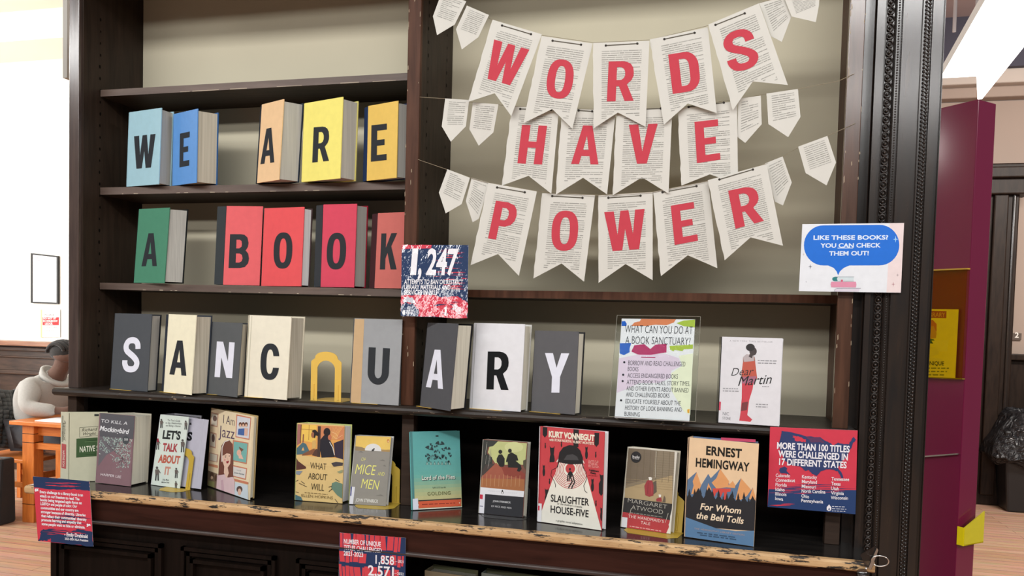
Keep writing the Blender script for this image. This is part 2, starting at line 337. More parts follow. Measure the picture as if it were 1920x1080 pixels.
# ---------------------------------------------------------------- printed art on a plane
class Art:
    """collects flat printed shapes, given in the coordinates of a zoomed crop (x0, y0, scale) of the reference, on a real plane"""
    def __init__(s, mb, pl, crop, gloss=0, base=.0003):
        s.mb = mb; s.pl = pl; s.c = crop; s.g = gloss; s.k = 0; s.base = base; s.step = 3e-5; s.clamp = None
    def P2(s, x, y): c = s.c; return (c[0]+x/c[2], c[1]+y/c[2])
    def loc(s, x, y):
        a, b = s.pl.px(*s.P2(x, y))
        if s.clamp: a = min(max(a, .0002), s.clamp[0]-.0002); b = min(max(b, .0004), s.clamp[1]-.0002)
        return a, b
    def d(s): s.k += 1; return s.base+s.k*s.step
    def poly(s, col, *loops, gloss=None):
        L2 = [[s.loc(x, y) for x, y in l] for l in loops]; t = tessellate_polygon([[Vector((a, b, 0)) for a, b in l] for l in L2])
        d = s.d(); s.mb.tris([s.pl.w(a, b, d) for l in L2 for a, b in l], t, pmat(col, s.g if gloss is None else gloss))
    def rect(s, col, x0, y0, x1, y1): s.poly(col, [(x0, y0), (x1, y0), (x1, y1), (x0, y1)])
    def jag(s, col, pts, amp=4, n=6):
        out = []
        for i, p in enumerate(pts):
            q = pts[(i+1) % len(pts)]
            for k in range(n): out.append((p[0]+(q[0]-p[0])*k/n+random.uniform(-amp, amp)*(k > 0), p[1]+(q[1]-p[1])*k/n+random.uniform(-amp, amp)*(k > 0)))
        s.poly(col, out)
    def ell(s, col, x, y, rx, ry, n=20): s.poly(col, [(x+rx*math.cos(2*math.pi*i/n), y+ry*math.sin(2*math.pi*i/n)) for i in range(n)])
    def ring(s, col, x, y, r0, r1, n=28, ky=1.0):
        s.poly(col, *[[(x+r*math.cos(2*math.pi*i/n), y+ky*r*math.sin(2*math.pi*i/n)) for i in range(n)] for r in (r1, r0)])
    def line(s, col, w, *pts):
        d = s.d()
        for p, q in zip(pts, pts[1:]):
            dx, dy = q[0]-p[0], q[1]-p[1]; l = math.hypot(dx, dy) or 1; nx, ny = -dy/l*w/2, dx/l*w/2
            P = [s.loc(*t) for t in ((p[0]+nx, p[1]+ny), (q[0]+nx, q[1]+ny), (q[0]-nx, q[1]-ny), (p[0]-nx, p[1]-ny))]
            s.mb.face([s.pl.w(a, b, d) for a, b in P], pmat(col, s.g))
    def upv(s, x, y, h):
        a, b = s.loc(x, y); e = s.P2(x, y); q = proj(s.pl.w(a, b+.02)); vx, vy = (q[0]-e[0]), (q[1]-e[1]); l = math.hypot(vx, vy)
        return vx/l*h, vy/l*h
    def text(s, col, txt, xl, yl, xr, yr, h, bold=.0, shear=0., spacing=1., up=None):
        vs_, fs = text_mesh(txt, bold, shear, spacing)
        if not vs_: return
        x0 = min(v[0] for v in vs_); x1 = max(v[0] for v in vs_); ch = capheight(); ux, uy = up or s.upv(xl, yl, h); d = s.d(); pts = []
        for x, y in vs_:
            u = (x-x0)/(x1-x0); v = y/ch; a, b = s.loc(xl+u*(xr-xl)+v*ux, yl+u*(yr-yl)+v*uy); pts.append(s.pl.w(a, b, d))
        s.mb.tris(pts, fs, pmat(col, s.g))
    def glyph(s, col, ch, tl, tr, br, bl, th=0.0):
        loops = []
        for l in GLY[ch]:
            o = []
            for x, y in l:
                bx = (bl[0]+(br[0]-bl[0])*x, bl[1]+(br[1]-bl[1])*x); tx = (tl[0]+(tr[0]-tl[0])*x, tl[1]+(tr[1]-tl[1])*x)
                o.append(s.loc(bx[0]+(tx[0]-bx[0])*y, bx[1]+(tx[1]-bx[1])*y))
            loops.append(o)
        t = tessellate_polygon([[Vector((a, b, 0)) for a, b in l] for l in loops]); d = s.d()
        s.mb.tris([s.pl.w(a, b, d) for l in loops for a, b in l], t, pmat(col, s.g))
    def bars(s, col, x0, y0, x1, y1, dy, rows, h, word=14, ragged=.15):
        """illegible small print: rows of word-length bars from (x0,y0) towards (x1,y1), stepping down dy"""
        d = s.d(); mat = pmat(col, s.g)
        for r in range(rows):
            x = 0.0; end = 1-random.random()*ragged; W = math.hypot(x1-x0, y1-y0)
            while x < end-.02:
                w = min(random.uniform(.5, 1.5)*word/W, end-x)
                ax, ay = x0+(x1-x0)*x, y0+(y1-y0)*x+r*dy; bx, by = x0+(x1-x0)*(x+w), y0+(y1-y0)*(x+w)+r*dy
                P = [s.loc(*t) for t in ((ax, ay), (bx, by), (bx, by-h), (ax, ay-h))]
                s.mb.face([s.pl.w(a, b, d) for a, b in P], mat); x += w+word*.28/W
    def streaks(s, col, x0, y0, x1, y1, n, hmin, hmax, lmin=.1, lmax=.5, tilt=0):
        for i in range(n):
            L = (x1-x0)*random.uniform(lmin, lmax); x = random.uniform(x0, x1-L); y = random.uniform(y0, y1); h = random.uniform(hmin, hmax); t = tilt*L
            top = []; bot = []
            for k in range(9):
                f = k/8; e = h*.5*math.sin(math.pi*min(max(f, .06), .94))*random.uniform(.5, 1.1)
                top.append((x+L*f, y+t*f-e)); bot.append((x+L*f, y+t*f+e*random.uniform(.4, 1)))
            s.poly(col, top+bot[::-1])
#==SETTING==
# ---------------------------------------------------------------- the setting
def struct(mb, name, **k): return tag(mb.build(name, **k), kind='structure')
Z1T, Z1B, Z2T, Z2B, Z3T, Z3B, Z4, Z5 = 2.2333, 2.2142, 1.9499, 1.9289, 1.6663, 1.6468, 1.3634, 1.0991
DB, RS, PF = .2552, .0747, -.128
WHITE_W = plaster('sunlit_white_wall', (.86, .84, .77), 3, .02); BEIGE_W = plaster('beige_wall', (.34, .26, .215), 3, .03)
CEIL = plaster('cream_ceiling', (.80, .76, .66), 3, .03); MAUVE = plaster('mauve_ceiling', (.42, .33, .33), 3, .03); BEAM = plaster('dark_slate_beam', (.055, .052, .075), 3, .08)
m = MB(); m.box((-12, -8, -.05), (8, 9, 0), floor_mat()); struct(m, 'floor')
m = MB(); m.box((-12, -.5, 4.3), (.9, 6, 4.36), CEIL); struct(m, 'ceiling')
m = MB(); m.box((-12, 4.6, 1.27), (.9, 4.75, 4.3), WHITE_W); struct(m, 'wall_left')
m = MB(); m.box((.8, 4.75, 0), (.9, 6.6, 4.6), BEIGE_W); struct(m, 'wall_back')
m = MB(); m.box((.9, 6.6, 0), (7, 6.75, 3.80), BEIGE_W); struct(m, 'wall_right')
# beam / cornice lines above the window wall
m = MB(); a = onY(0, 16, 4.1); b = onY(0, 73, 4.1)
m.box((-11, 4.1, b.z-.03), (.8, 4.6, a.z), plaster('cream_beam', (.84, .80, .68), 2, .03)); struct(m, 'trim_1')
m = MB(); p = [onY(x, y, 4.56) for x, y in ((52, 62), (66, 68), (82, 76), (100, 86), (122, 100), (140, 112))]
m.tube(p, .022, plaster('arch_plaster', (.72, .66, .40), 3, .05), 6); struct(m, 'trim_2')
# wainscot below the window wall
m = MB(); zt = onY(60, 640, 4.5).z
m.box((-12, 4.55, 0), (.9, 4.6, zt-.04), W_WAINS); m.box((-12, 4.40, zt-.045), (.9, 4.6, zt), wood('window_ledge_wood', (.22, .10, .06), (.34, .17, .10), .35))
for z0, z1, yy in ((zt-.10, zt-.06, 4.50), (zt-.17, zt-.15, 4.52), (zt-.33, zt-.29, 4.49), (zt-.55, zt-.52, 4.50), (zt-.78, zt-.70, 4.49)):
    m.box((-12, yy, z0), (.9, 4.56, z1), W_WAINS)
struct(m, 'trim_3', bevel=.008)
# right side: wainscot, cornice, beam, ceiling strip, door frame
m = MB(); m.box((1.6, 6.56, 0), (7, 6.6, 1.36), W_DOOR); m.box((1.6, 6.50, 1.36), (7, 6.6, 1.42), W_DOOR)
for k in range(3):
    x = 2.95+k*.75; m.box((x, 6.53, .2), (x+.55, 6.57, 1.22), W_DOOR); m.box((x+.07, 6.515, .28), (x+.48, 6.55, 1.14), W_WAINS)
struct(m, 'trim_4', bevel=.01)
m = MB(); m.box((.9, 6.45, 3.80), (7, 6.6, 3.90), BEIGE_W); m.box((.9, 6.35, 3.90), (7, 6.6, 4.03), plaster('pale_cornice', (.50, .43, .38), 3, .03)); struct(m, 'trim_5', bevel=.015)
m = MB(); m.box((1.0, 6.3, 4.03), (8, 6.7, 4.5), BEAM); struct(m, 'trim_6')
m = MB(); m.box((.9, 5.0, 4.5), (8, 7, 4.56), MAUVE); struct(m, 'ceiling_right')
bpy.data.objects['ceiling_right'].name = 'ceiling.001'
m = MB(); m.box((1.9, 6.47, 0), (2.30, 6.55, 3.0), W_LOWER); m.box((2.30, 6.38, 0), (2.66, 6.55, 2.98), W_DOOR); m.box((2.34, 6.35, .1), (2.40, 6.40, 2.9), W_CARVE); m.box((2.44, 6.34, .1), (2.56, 6.40, 2.9), W_DOOR); m.box((2.60, 6.36, .1), (2.63, 6.40, 2.9), W_CARVE)
m.box((1.8, 6.30, 2.88), (2.74, 6.55, 3.16), W_DOOR); m.box((1.8, 6.24, 3.02), (2.80, 6.55, 3.12), W_DOOR)
struct(m, 'door_1', bevel=.012)

# ---------------------------------------------------------------- the bookcase
bc = thing('bookcase', (-.75, .1, 0), 'tall dark-stained built-in wooden bookcase with scuffed shelves and a carved pilaster', 'bookcase')
ZT = 2.60
def holes(m, x, ys, z0, z1, dz, sgn):
    mt = pmat('080605')
    for y in ys:
        z = z0
        while z < z1:
            r = random.uniform(.0022, .0034); yy = y+random.uniform(-.002, .002)
            m.face([(x+sgn*.0006, yy+r*math.cos(a*math.pi/4), z+1.7*r*math.sin(a*math.pi/4)) for a in range(8)], mt); z += dz
m = MB(); m.box((-1.8105, .012, Z4), (-1.772, DB, ZT), W_PANEL); holes(m, -1.772, (.075,), 1.45, 2.45, .034, 1); m.build('end_panel', bc)
m = MB(); m.box((-1.8105, 0, Z4), (-1.777, .013, ZT), W_POST); m.build('stile', bc, bevel=.0015)
m = MB(); m.box((-.779, .012, Z4), (-.748, DB, ZT), W_PANEL); holes(m, -.748, (.06, .205), 1.42, 2.45, .034, 1); m.build('divider', bc)
def chips(m, xs, n, z0=1.40, z1=2.45):
    mt = pmat('a5947e')
    for k in range(n):
        x = random.choice(xs)+random.uniform(-.0012, .0012); z = random.uniform(z0, z1); L = random.uniform(.003, .018); w_ = random.uniform(.0008, .0022)
        m.face([(x, -.0005, z), (x+w_, -.0005, z+L*.2), (x+w_*.7, -.0005, z+L), (x-w_*.2, -.0005, z+L*.8)], mt)
m = MB(); m.box((-.7813, 0, Z4), (-.7461, .014, ZT), W_STILE); chips(m, (-.780, -.780, -.765, -.7495), 22); m.build('stile', bc, bevel=.002)
m = MB(); m.box((.2800, .014, Z4), (.2948, DB, ZT), W_STILE); m.build('end_panel', bc)
m = MB(); m.box((.2617, 0, Z4), (.2948, .015, ZT), W_GLOSS); chips(m, (.264, .264, .2925, .2925, .279), 34); m.build('stile', bc, bevel=.002)
m = MB(); m.box((-1.774, DB, Z4), (-.775, DB+.012, ZT), BACKP); m.build('back_panel', bc)
m = MB(); m.box((-.755, DB, Z4), (.290, DB+.012, ZT), BACKP); m.build('back_panel', bc)
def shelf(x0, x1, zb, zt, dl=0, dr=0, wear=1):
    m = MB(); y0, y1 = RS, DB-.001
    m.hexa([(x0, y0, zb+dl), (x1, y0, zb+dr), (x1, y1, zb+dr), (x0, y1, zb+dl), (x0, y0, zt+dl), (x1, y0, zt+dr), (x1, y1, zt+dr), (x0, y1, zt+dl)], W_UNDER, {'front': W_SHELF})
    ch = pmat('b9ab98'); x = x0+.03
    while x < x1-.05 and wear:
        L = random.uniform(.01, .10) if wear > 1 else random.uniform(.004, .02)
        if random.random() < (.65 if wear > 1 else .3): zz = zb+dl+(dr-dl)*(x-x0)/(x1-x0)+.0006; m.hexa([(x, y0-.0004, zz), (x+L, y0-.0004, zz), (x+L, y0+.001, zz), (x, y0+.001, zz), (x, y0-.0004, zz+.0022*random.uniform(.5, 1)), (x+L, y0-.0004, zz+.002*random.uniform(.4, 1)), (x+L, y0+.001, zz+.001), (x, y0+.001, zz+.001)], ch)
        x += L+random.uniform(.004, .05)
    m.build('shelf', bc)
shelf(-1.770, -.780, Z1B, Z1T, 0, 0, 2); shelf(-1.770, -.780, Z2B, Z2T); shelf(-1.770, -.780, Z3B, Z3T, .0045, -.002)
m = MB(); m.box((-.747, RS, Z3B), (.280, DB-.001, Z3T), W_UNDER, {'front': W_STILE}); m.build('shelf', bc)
# sanctuary shelf with rounded black nosing
m = MB(); m.box((-1.822, -.012, Z4-.022), (.310, DB+.01, Z4), W_NOSE); m.build('shelf', bc)
m = MB(); pts = [(-.010, Z4-.0235), (-.018, Z4-.022), (-.0245, Z4-.017), (-.027, Z4-.011), (-.025, Z4-.005), (-.019, Z4-.001), (-.010, Z4+.0003)]
m.prism([[(-1.842, y, z) for y, z in pts]], (2.152, 0, 0), W_NOSE); m.build('nosing', bc)
# lower stage between counter and sanctuary shelf
for x0, x1, yf in ((-1.812, -1.782, 0), (-.785, -.752, .022), (.255, .287, 0)):
    m = MB(); m.box((x0, yf, Z5), (x1, yf+.03, Z4-.022), W_UNDER); m.build('short_stile', bc, bevel=.0015)
for x0, x1 in ((-1.812, -1.79), (-.779, -.757), (.272, .287)):
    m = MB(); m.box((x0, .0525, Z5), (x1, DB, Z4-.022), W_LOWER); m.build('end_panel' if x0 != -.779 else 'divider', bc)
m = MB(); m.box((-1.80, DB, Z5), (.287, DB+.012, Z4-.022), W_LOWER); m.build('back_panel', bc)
m = MB(); m.box((-1.835, PF+.012, Z5-.022), (.336, DB+.01, Z5), W_BLACK); m.build('counter', bc)
m = MB(); pts = [(PF+.014, Z5-.023), (PF+.006, Z5-.022), (PF+.001, Z5-.018), (PF, Z5-.012), (PF, Z5-.006), (PF+.003, Z5-.001), (PF+.014, Z5+.0005)]
m.prism([[(-1.835, y, z) for y, z in pts]], (2.175, 0, 0), W_EDGE); m.build('worn_edge', bc)
m = MB(); m.box((-1.80, PF+.018, 1.018), (.310, PF+.04, Z5-.022), W_FASCIA); m.build('fascia', bc)
m = MB(); m.tube([(-1.80, PF+.016, 1.013), (.312, PF+.016, 1.013)], .006, wood('moulding_bead', (.035, .022, .02), (.07, .05, .045), .35), 10); m.build('moulding', bc, smooth=True)
# lower cabinet: panelled left part, open right part
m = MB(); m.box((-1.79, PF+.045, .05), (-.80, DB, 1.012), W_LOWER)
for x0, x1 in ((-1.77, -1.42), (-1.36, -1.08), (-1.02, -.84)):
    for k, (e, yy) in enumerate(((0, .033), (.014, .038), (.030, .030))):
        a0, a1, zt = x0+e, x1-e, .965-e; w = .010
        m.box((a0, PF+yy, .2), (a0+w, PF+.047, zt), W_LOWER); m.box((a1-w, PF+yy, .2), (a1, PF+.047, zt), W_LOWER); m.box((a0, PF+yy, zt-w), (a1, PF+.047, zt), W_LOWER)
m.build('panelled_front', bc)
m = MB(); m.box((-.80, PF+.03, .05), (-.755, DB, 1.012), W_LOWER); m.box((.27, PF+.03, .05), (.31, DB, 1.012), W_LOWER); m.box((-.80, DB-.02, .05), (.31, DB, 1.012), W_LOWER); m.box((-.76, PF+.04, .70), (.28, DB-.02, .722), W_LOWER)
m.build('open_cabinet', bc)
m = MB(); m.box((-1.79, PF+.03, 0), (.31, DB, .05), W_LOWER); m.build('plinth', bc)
m = MB(); m.box((-1.83, -.002, ZT), (.2948, DB+.012, ZT+.12), W_PANEL); m.box((-1.86, -.30, ZT+.002), (.2948, 0, ZT+.12), W_PANEL); m.build('cornice', bc)
# carved pilaster
m = MB(); prof = [(.2948, .03), (.3125, .03), (.3130, -.004), (.3140, -.008), (.3155, -.004), (.3165, -.012), (.328, -.012), (.329, -.005), (.335, -.005), (.336, -.014), (.3372, -.005), (.338, .001), (.3535, .001), (.355, -.004), (.3575, -.007), (.3585, -.004), (.3665, -.004), (.3685, -.014), (.405, -.014), (.4065, -.019), (.409, -.019), (.4105, -.008), (.4258, -.008), (.427, -.014), (.4425, -.014), (.4435, -.003), (.4505, -.003), (.4512, -.009), (.4525, -.009), (.4525, .27), (.2948, .27)]
m.prism([[(x, y, 0) for x, y in prof]], (0, 0, 2.62), W_CARVE); m.build('pilaster', bc)
m = MB(); z = 1.06
while z < 2.5:
    m.tube([(.3457+.0066*math.cos(a*math.pi/6), -.002, z+.0078*math.sin(a*math.pi/6)) for a in range(12)], .0019, W_CARVE, 5, closed=True); m.ball((.3457, 0, z), .0042, W_CARVE, 8)
    m.ball((.3457, 0, z+.009), .0022, W_CARVE, 6); z += .0180
m.build('ring_carving', bc, smooth=True)
m = MB(); z = .95
while z < 2.5:
    m.ball((.3625, -.004, z), .0022, W_CARVE, 6); z += .0056
m.build('bead_carving', bc, smooth=True)
m = MB(); z = .95; k = 0
while z < 2.5:
    m.ball((.4146, -.009, z), .0030, W_CARVE, 6, (1, 1, 1.3)); m.ball((.4222, -.009, z+.0035), .0032, W_CARVE, 6, (1, 1, 1.3)); m.ball((.4184, -.0085, z+.005), .0020, W_CARVE, 6); z += .0082
m.build('leaf_carving', bc, smooth=True)
# ---------------------------------------------------------------- books
BK = {}
for line in """
W -1.6831 .0802 1.9498 .231 .033 -.0042 .1373 .2169
E1 -1.5284 .0799 1.9501 .363 .011 .0009 .1167 .2046
A1 -1.2442 .0630 1.9501 .411 .058 .0009 .0983 .2180
R1 -1.1074 .0630 1.9500 .300 .028 -.0003 .1409 .2137
E2 -.9166 .0650 1.9502 .332 .007 .0024 .1050 .1979
A2 -1.6549 .0784 1.6704 .207 .071 -.0055 .1264 .2164
B -1.3546 .0735 1.6664 -.142 .070 -.0031 .1071 .2241
O1 -1.2413 .0862 1.6653 .122 .044 .0006 .1337 .2183
O2 -1.0586 .0872 1.6648 .097 .025 -.0052 .1054 .2263
K -.8956 .0806 1.6639 .171 .046 -.0025 .1100 .2024
S -1.6785 .0145 1.3634 .180 .066 -.0005 .1462 .2175
A3 -1.4901 .0001 1.3634 .306 .061 -.0063 .1208 .2178
N -1.3743 .0118 1.3634 .307 .068 -.0095 .1431 .1995
C -1.2250 -.0139 1.3633 .135 .056 -.0121 .1372 .2202
U -.9158 -.0114 1.3634 .068 .058 -.0020 .1377 .2197
A4 -.7226 -.0130 1.3633 .570 .086 -.0032 .1212 .2138
R2 -.5967 .0077 1.3634 .184 .068 .0017 .1408 .2161
Y -.4378 .0114 1.3634 .284 .056 .0066 .1200 .2010
HOLD -.2241 -.0396 1.3662 .137 .180 .0068 .1741 .2376
DM .0128 -.0159 1.3633 .103 .097 .0015 .1335 .1994
NS -1.765 -.045 1.0991 -.500 .020 -.0040 .1150 .1960
TK -1.6892 -.0290 1.0991 .071 .065 -.0033 .1243 .1972
LT -1.5315 .0038 1.0991 .164 .162 .0018 .1069 .1989
IJ -1.3779 .0436 1.0992 .505 .041 -.0077 .2358 .2198
WW -1.0620 -.0278 1.0991 -.045 .034 -.0001 .1328 .2042
MM -.9091 -.0205 1.0991 -.099 .219 .0031 .0981 .1799
LF -.7332 -.0265 1.0991 -.604 .196 -.0005 .1327 .1986
PS -.5642 .0025 1.0991 .057 .117 .0001 .1166 .1866
SH -.4048 -.0297 1.0990 .190 -.004 -.0019 .1639 .2335
HT -.2038 -.0114 1.0991 .224 .183 .0005 .1211 .1926
HM -.0528 -.0545 1.0990 .190 .022 -.0078 .1536 .2293
""".strip().splitlines():
    t = line.split(); BK[t[0]] = tuple(float(x) for x in t[1:])
def bplane(key):
    x, y, z, th, ph, ro, w, h = BK[key]
    u0 = Vector((math.cos(th), -math.sin(th), 0)); n0 = Vector((-math.sin(th), -math.cos(th), 0)); v = Vector((0, 0, 1))*math.cos(ph)-n0*math.sin(ph)
    u = u0*math.cos(ro)+v*math.sin(ro); v2 = v*math.cos(ro)-u0*math.sin(ro); lift = max(0, -math.sin(ro)*w)
    if 1.6 < z < 1.7: z = Z3T+.0045-.0065*(x+1.77)/.99+(.0004 if ro < 0 else .0)
    return Plane((x, y, z+.0012+lift), u, v2), u0, n0, v, w, h
def book(key, name, label, T, right, cover, pages, art, crop, gloss=0, strip=None, back=None, spine=None, group=None, tc=.0026, cat='book', left_shift=None, pf=None):
    """hardback or paperback standing face out: cover board, spine, page block, back board; right = px of the far top corner of the pages"""
    pl, u0, n0, v, w, h = bplane(key); o = pl.o; base = Vector((o.x, o.y, o.z))
    r = thing(name, base, label, cat, group)
    def q(a, d, z): return o+u0*a-n0*d+v*z
    if isinstance(right, (int, float)): ub = right
    else:
        bp = Plane(o-n0*T, u0, v); ub = bp.px(*right)[0]-.002
    s1 = left_shift if left_shift is not None else max(-.012, min(ub-w*.93, .03))
    back = back or cover; spine = spine or back
    m = MB(); cm = pmat(cover, gloss)
    m.hexa([pl.w(0, 0, 0), pl.w(w, 0, 0), pl.w(w, 0, -tc), pl.w(0, 0, -tc), pl.w(0, h, 0), pl.w(w, h, 0), pl.w(w, h, -tc), pl.w(0, h, -tc)], cm)
    if art: a_ = Art(m, pl, crop, gloss); a_.clamp = (w, h); art(a_)
    m.build('front_cover', r)
    def prismq(poly, z0, z1, mat, nm):
        m = MB(); m.prism([[q(a, d, z0) for a, d in poly]], v*(z1-z0), mat); return m.build(nm, r)
    pf = pf or tc+.0004
    prismq([(.003, pf), (w-.003, pf), (ub, T-tc-.0004), (s1+.004, T-tc-.0004)], .003, h-.005, pages, 'page_block')
    prismq([(s1, T-tc), (ub+.003, T-tc), (ub+.003, T), (s1, T)], .0, h-.001, pmat(back, min(gloss, 1)), 'back_cover')
    if strip:
        ws = strip[0]; prismq([(-ws, .007), (-.0003, 0), (-.0003, tc), (s1-.0005, T), (min(s1-.003, -ws), T), (-ws, .010)], .0005, h-.001, pmat(strip[1], 0), 'spine')
    else:
        prismq([(-.0022, .0006), (-.0003, 0), (-.0003, tc), (s1-.0005, T), (s1-.0028, T)], .0003, h-.0006, pmat(spine, gloss), 'spine')
    return r, pl
def letter(r, pl, col, ch, crop, tl, tr, br, bl):
    m = MB(); a = Art(m, pl, crop, 0); a.base = .0005; a.glyph(col, ch, tl, tr, br, bl); return m.build('letter', r)
BLK = '33363a'; WHT = 'e6e9f6'
LB = 'standing face-out books spelling words on the shelves'
C1 = (150, 130, 4.5); C2 = (440, 130, 4.5); C3 = (220, 360, 5.143); C4 = (480, 360, 5.143); C5 = (190, 570, 5.4); C6 = (440, 570, 5.142); C7 = (770, 590, 5.143)
letters = [
 # key T right cover pages strip back spine | letter colour char crop box | label
 ('W', .045, (326, 214), 'a3cad7', PG_GREY, None, 'a3cad7', BLK, 'W', C1, (457, 565), (638, 545), (628, 826), (448, 842), 'pale blue book with a black letter W, first on the upper shelf'),
 ('E1', .055, (410, 218), '5e97d9', PG_TAN, None, '2f5f96', BLK, 'E', C1, (845, 543), (927, 525), (922, 812), (840, 828), 'medium blue book with a black letter E beside the pale blue book'),
 ('A1', .055, (569, 205), 'ecc89c', PG_GREY, (.0165, '2b3440'), '2b3440', BLK, 'A', C2, (232, 510), (348, 484), (335, 784), (218, 801), 'peach book with navy spine and a black letter A on the upper shelf'),
 ('R1', .050, (672, 201), 'f2e77f', PG_GREY, None, 'd8cf7a', BLK, 'R', C2, (668, 490), (802, 478), (797, 772), (655, 787), 'lemon yellow book with a black letter R on the upper shelf'),
 ('E2', .030, .112, 'e8c468', PG_GREY, (.021, '26375a'), '26375a', BLK, 'E', C2, (1155, 473), (1285, 458), (1283, 765), (1150, 780), 'golden yellow book with navy spine and a black letter E against the divider'),
 ('A2', .045, (352.8, 399), '4f8a70', PG_GREY, None, '1c1f20', BLK, 'A', C3, (258, 400), (395, 396), (382, 714), (234, 716), 'green book with a black letter A alone at the left of the middle shelf'),
 ('B', .030, .098, 'e0666a', PG_GREY, (.030, '3a3f42'), '3a3f42', BLK, 'B', C3, (1088, 407), (1275, 407), (1268, 733), (1073, 733), 'coral red book with a wide dark grey spine and a black letter B'),
 ('O1', .030, (586, 396), 'e45a5e', PG_WHITE, None, '4a3b3c', BLK, 'O', C4, (176, 391), (357, 389), (345, 738), (166, 740), 'bright red book with a black letter O next to the letter B book'),
 ('O2', .040, (690, 393), 'd64e63', PG_GREY, (.026, '3b3e42'), '8c2030', BLK, 'O', C4, (692, 394), (875, 393), (863, 747), (675, 747), 'raspberry red book with a dark grey spine and a black letter O'),
 ('K', .030, .106, 'c96f68', PG_GREY, (.022, '43272b'), '43272b', BLK, 'K', C4, (1210, 400), (1365, 396), (1357, 747), (1195, 747), 'dusty red book with a black letter K partly behind the divider'),
 ('S', .035, (302.6, 593), '51555a', PG_GREY, None, '25282c', WHT, 'S', C5, (234, 334), (404, 338), (380, 694), (206, 690), 'dark grey book with a white letter S at the left end of the black shelf'),
 ('A3', .045, (398, 594), 'f2edd2', PG_TAN, (.020, '343a44'), '343a44', BLK, 'A', C5, (722, 368), (872, 372), (862, 728), (690, 712), 'cream book with a slate spine and a black letter A'),
 ('N', .028, (466, 611), '5d6062', PG_TAN, None, '3a3c3e', WHT, 'N', C5, (1172, 378), (1352, 390), (1326, 752), (1147, 738), 'smaller grey book with a white letter N'),
 ('C', .045, (571.9, 598.2), 'ebe6d3', PG_TAN, None, 'd8d2bd', BLK, 'C', C6, (258, 378), (437, 384), (426, 736), (243, 728), 'ivory book with a black letter C beside the yellow bookend'),
 ('U', .026, .128, '9da0a3', PG_GREY, None, '55585c', BLK, 'U', C6, (1294, 416), (1498, 428), (1482, 782), (1277, 774), 'mid grey book with a tan edge strip and a black letter U'),
 ('A4', .060, (886, 615), '55565a', PG_CREAM, None, '1d1e22', WHT, 'A', C7, (182, 335), (340, 342), (313, 718), (148, 698), 'charcoal book with a white letter A, opened out beside the divider'),
 ('R2', .040, (997, 610.4), 'e2e3e8', PG_CREAM, None, 'c8c8c4', '1a1c1e', 'R', C7, (745, 355), (952, 357), (945, 727), (730, 720), 'glossy white book with a black letter R'),
 ('Y', .030, (1096.7, 625), '616164', PG_CREAM, None, '2e2f31', WHT, 'Y', C7, (1296, 370), (1530, 373), (1515, 754), (1280, 750), 'grey book with a white letter Y, last in its row'),
]
for key, T, right, cover, pages, strip, back, lc, ch, crop, tl, tr, br, bl, lab in letters:
    gl = 1 if key in ('R2', 'W', 'E1') else 0
    def art(a, key=key):
        if key == 'U': a.poly('c9ab84', [(1158, 143), (1250, 146), (1215, 961), (1115, 955)])
        if key == 'C': a.line('cfcab6', 7, (166, 118), (122, 903))
        if key == 'R2': a.line('b9babd', 6, (633, 92), (590, 905))
    ls = None
    if key in ('E2', 'K', 'B'): ls = -.012
    if key == 'U': ls = .0
    r, pl = book(key, 'book', lab, T, right, cover, pages, art, crop, gl, strip, back, group=LB, left_shift=ls)
    letter(r, pl, lc, ch, crop, tl, tr, br, bl)

# ---------------------------------------------------------------- bookends
YEL = plaster('yellow_enamel', (.80, .52, .10), 20, .05, .4); YDK = plaster('ochre_enamel', (.55, .38, .05), 20, .05, .4)
def upright_loops(w, h, open_=True):
    k = .25*w
    out = [(0, 0), (0, h-.30*w), (.04*w, h-.26*w), (.13*w, h-.20*w), (.13*w, h-.16*w)]+[(w/2-.36*w*math.cos(math.pi*i/10), h-.16*w+.16*w*math.sin(math.pi*i/10)) for i in range(1, 10)]+[(.87*w, h-.16*w), (.87*w, h-.20*w), (.96*w, h-.26*w), (w, h-.30*w), (w, 0)]
    inn = [(.79*w, .0), (.79*w, h-.47*w)]+[(w/2+.29*w*math.cos(math.pi*i/10), h-.52*w+.26*w*math.sin(math.pi*i/10)) for i in range(1, 10)]+[(.21*w, h-.47*w), (.21*w, 0)]
    return out+inn
def bookend(x, y, z, th, w, h, base, mat, label, group, fwd=True, lean=0.0):
    """metal bookend: bent plate; upright at (x,y) with the base running towards the reader (fwd) or away"""
    u = Vector((math.cos(th), -math.sin(th), 0)); n = Vector((-math.sin(th), -math.cos(th), 0)); o = Vector((x, y, z+.0002))
    r = thing('bookend', o, label, 'bookend', group)
    vv = Vector((0, 0, 1))*math.cos(lean)-n*math.sin(lean)
    m = MB(); m.prism([[o+u*a+vv*b for a, b in upright_loops(w, h)]], n*.0014, mat); 
    for a in (.10*w, .90*w): m.tube([o+u*a+n*.002+vv*.004, o+u*a+n*.002+vv*.045], .0022, mat, 6)
    m.build('upright', r)
    s = 1 if fwd else -1
    m = MB(); P = [o+u*a+n*(s*b) for a, b in ((-.004, 0), (w+.004, 0), (w+.004, base-.02), (w-.016, base), (.012, base), (-.004, base-.02))]
    m.prism([P], (0, 0, .0005), mat); m.build('base_plate', r); return r
p0 = onZ(576, 752, Z4); p1 = onZ(638, 756, Z4)
bookend(p0.x, .0, Z4, .06, .0905, .131, .10, YEL, 'yellow metal arch bookend standing free between the letters C and U', 'bookends', False)
m = None
GB = 'bookends under the letter books'
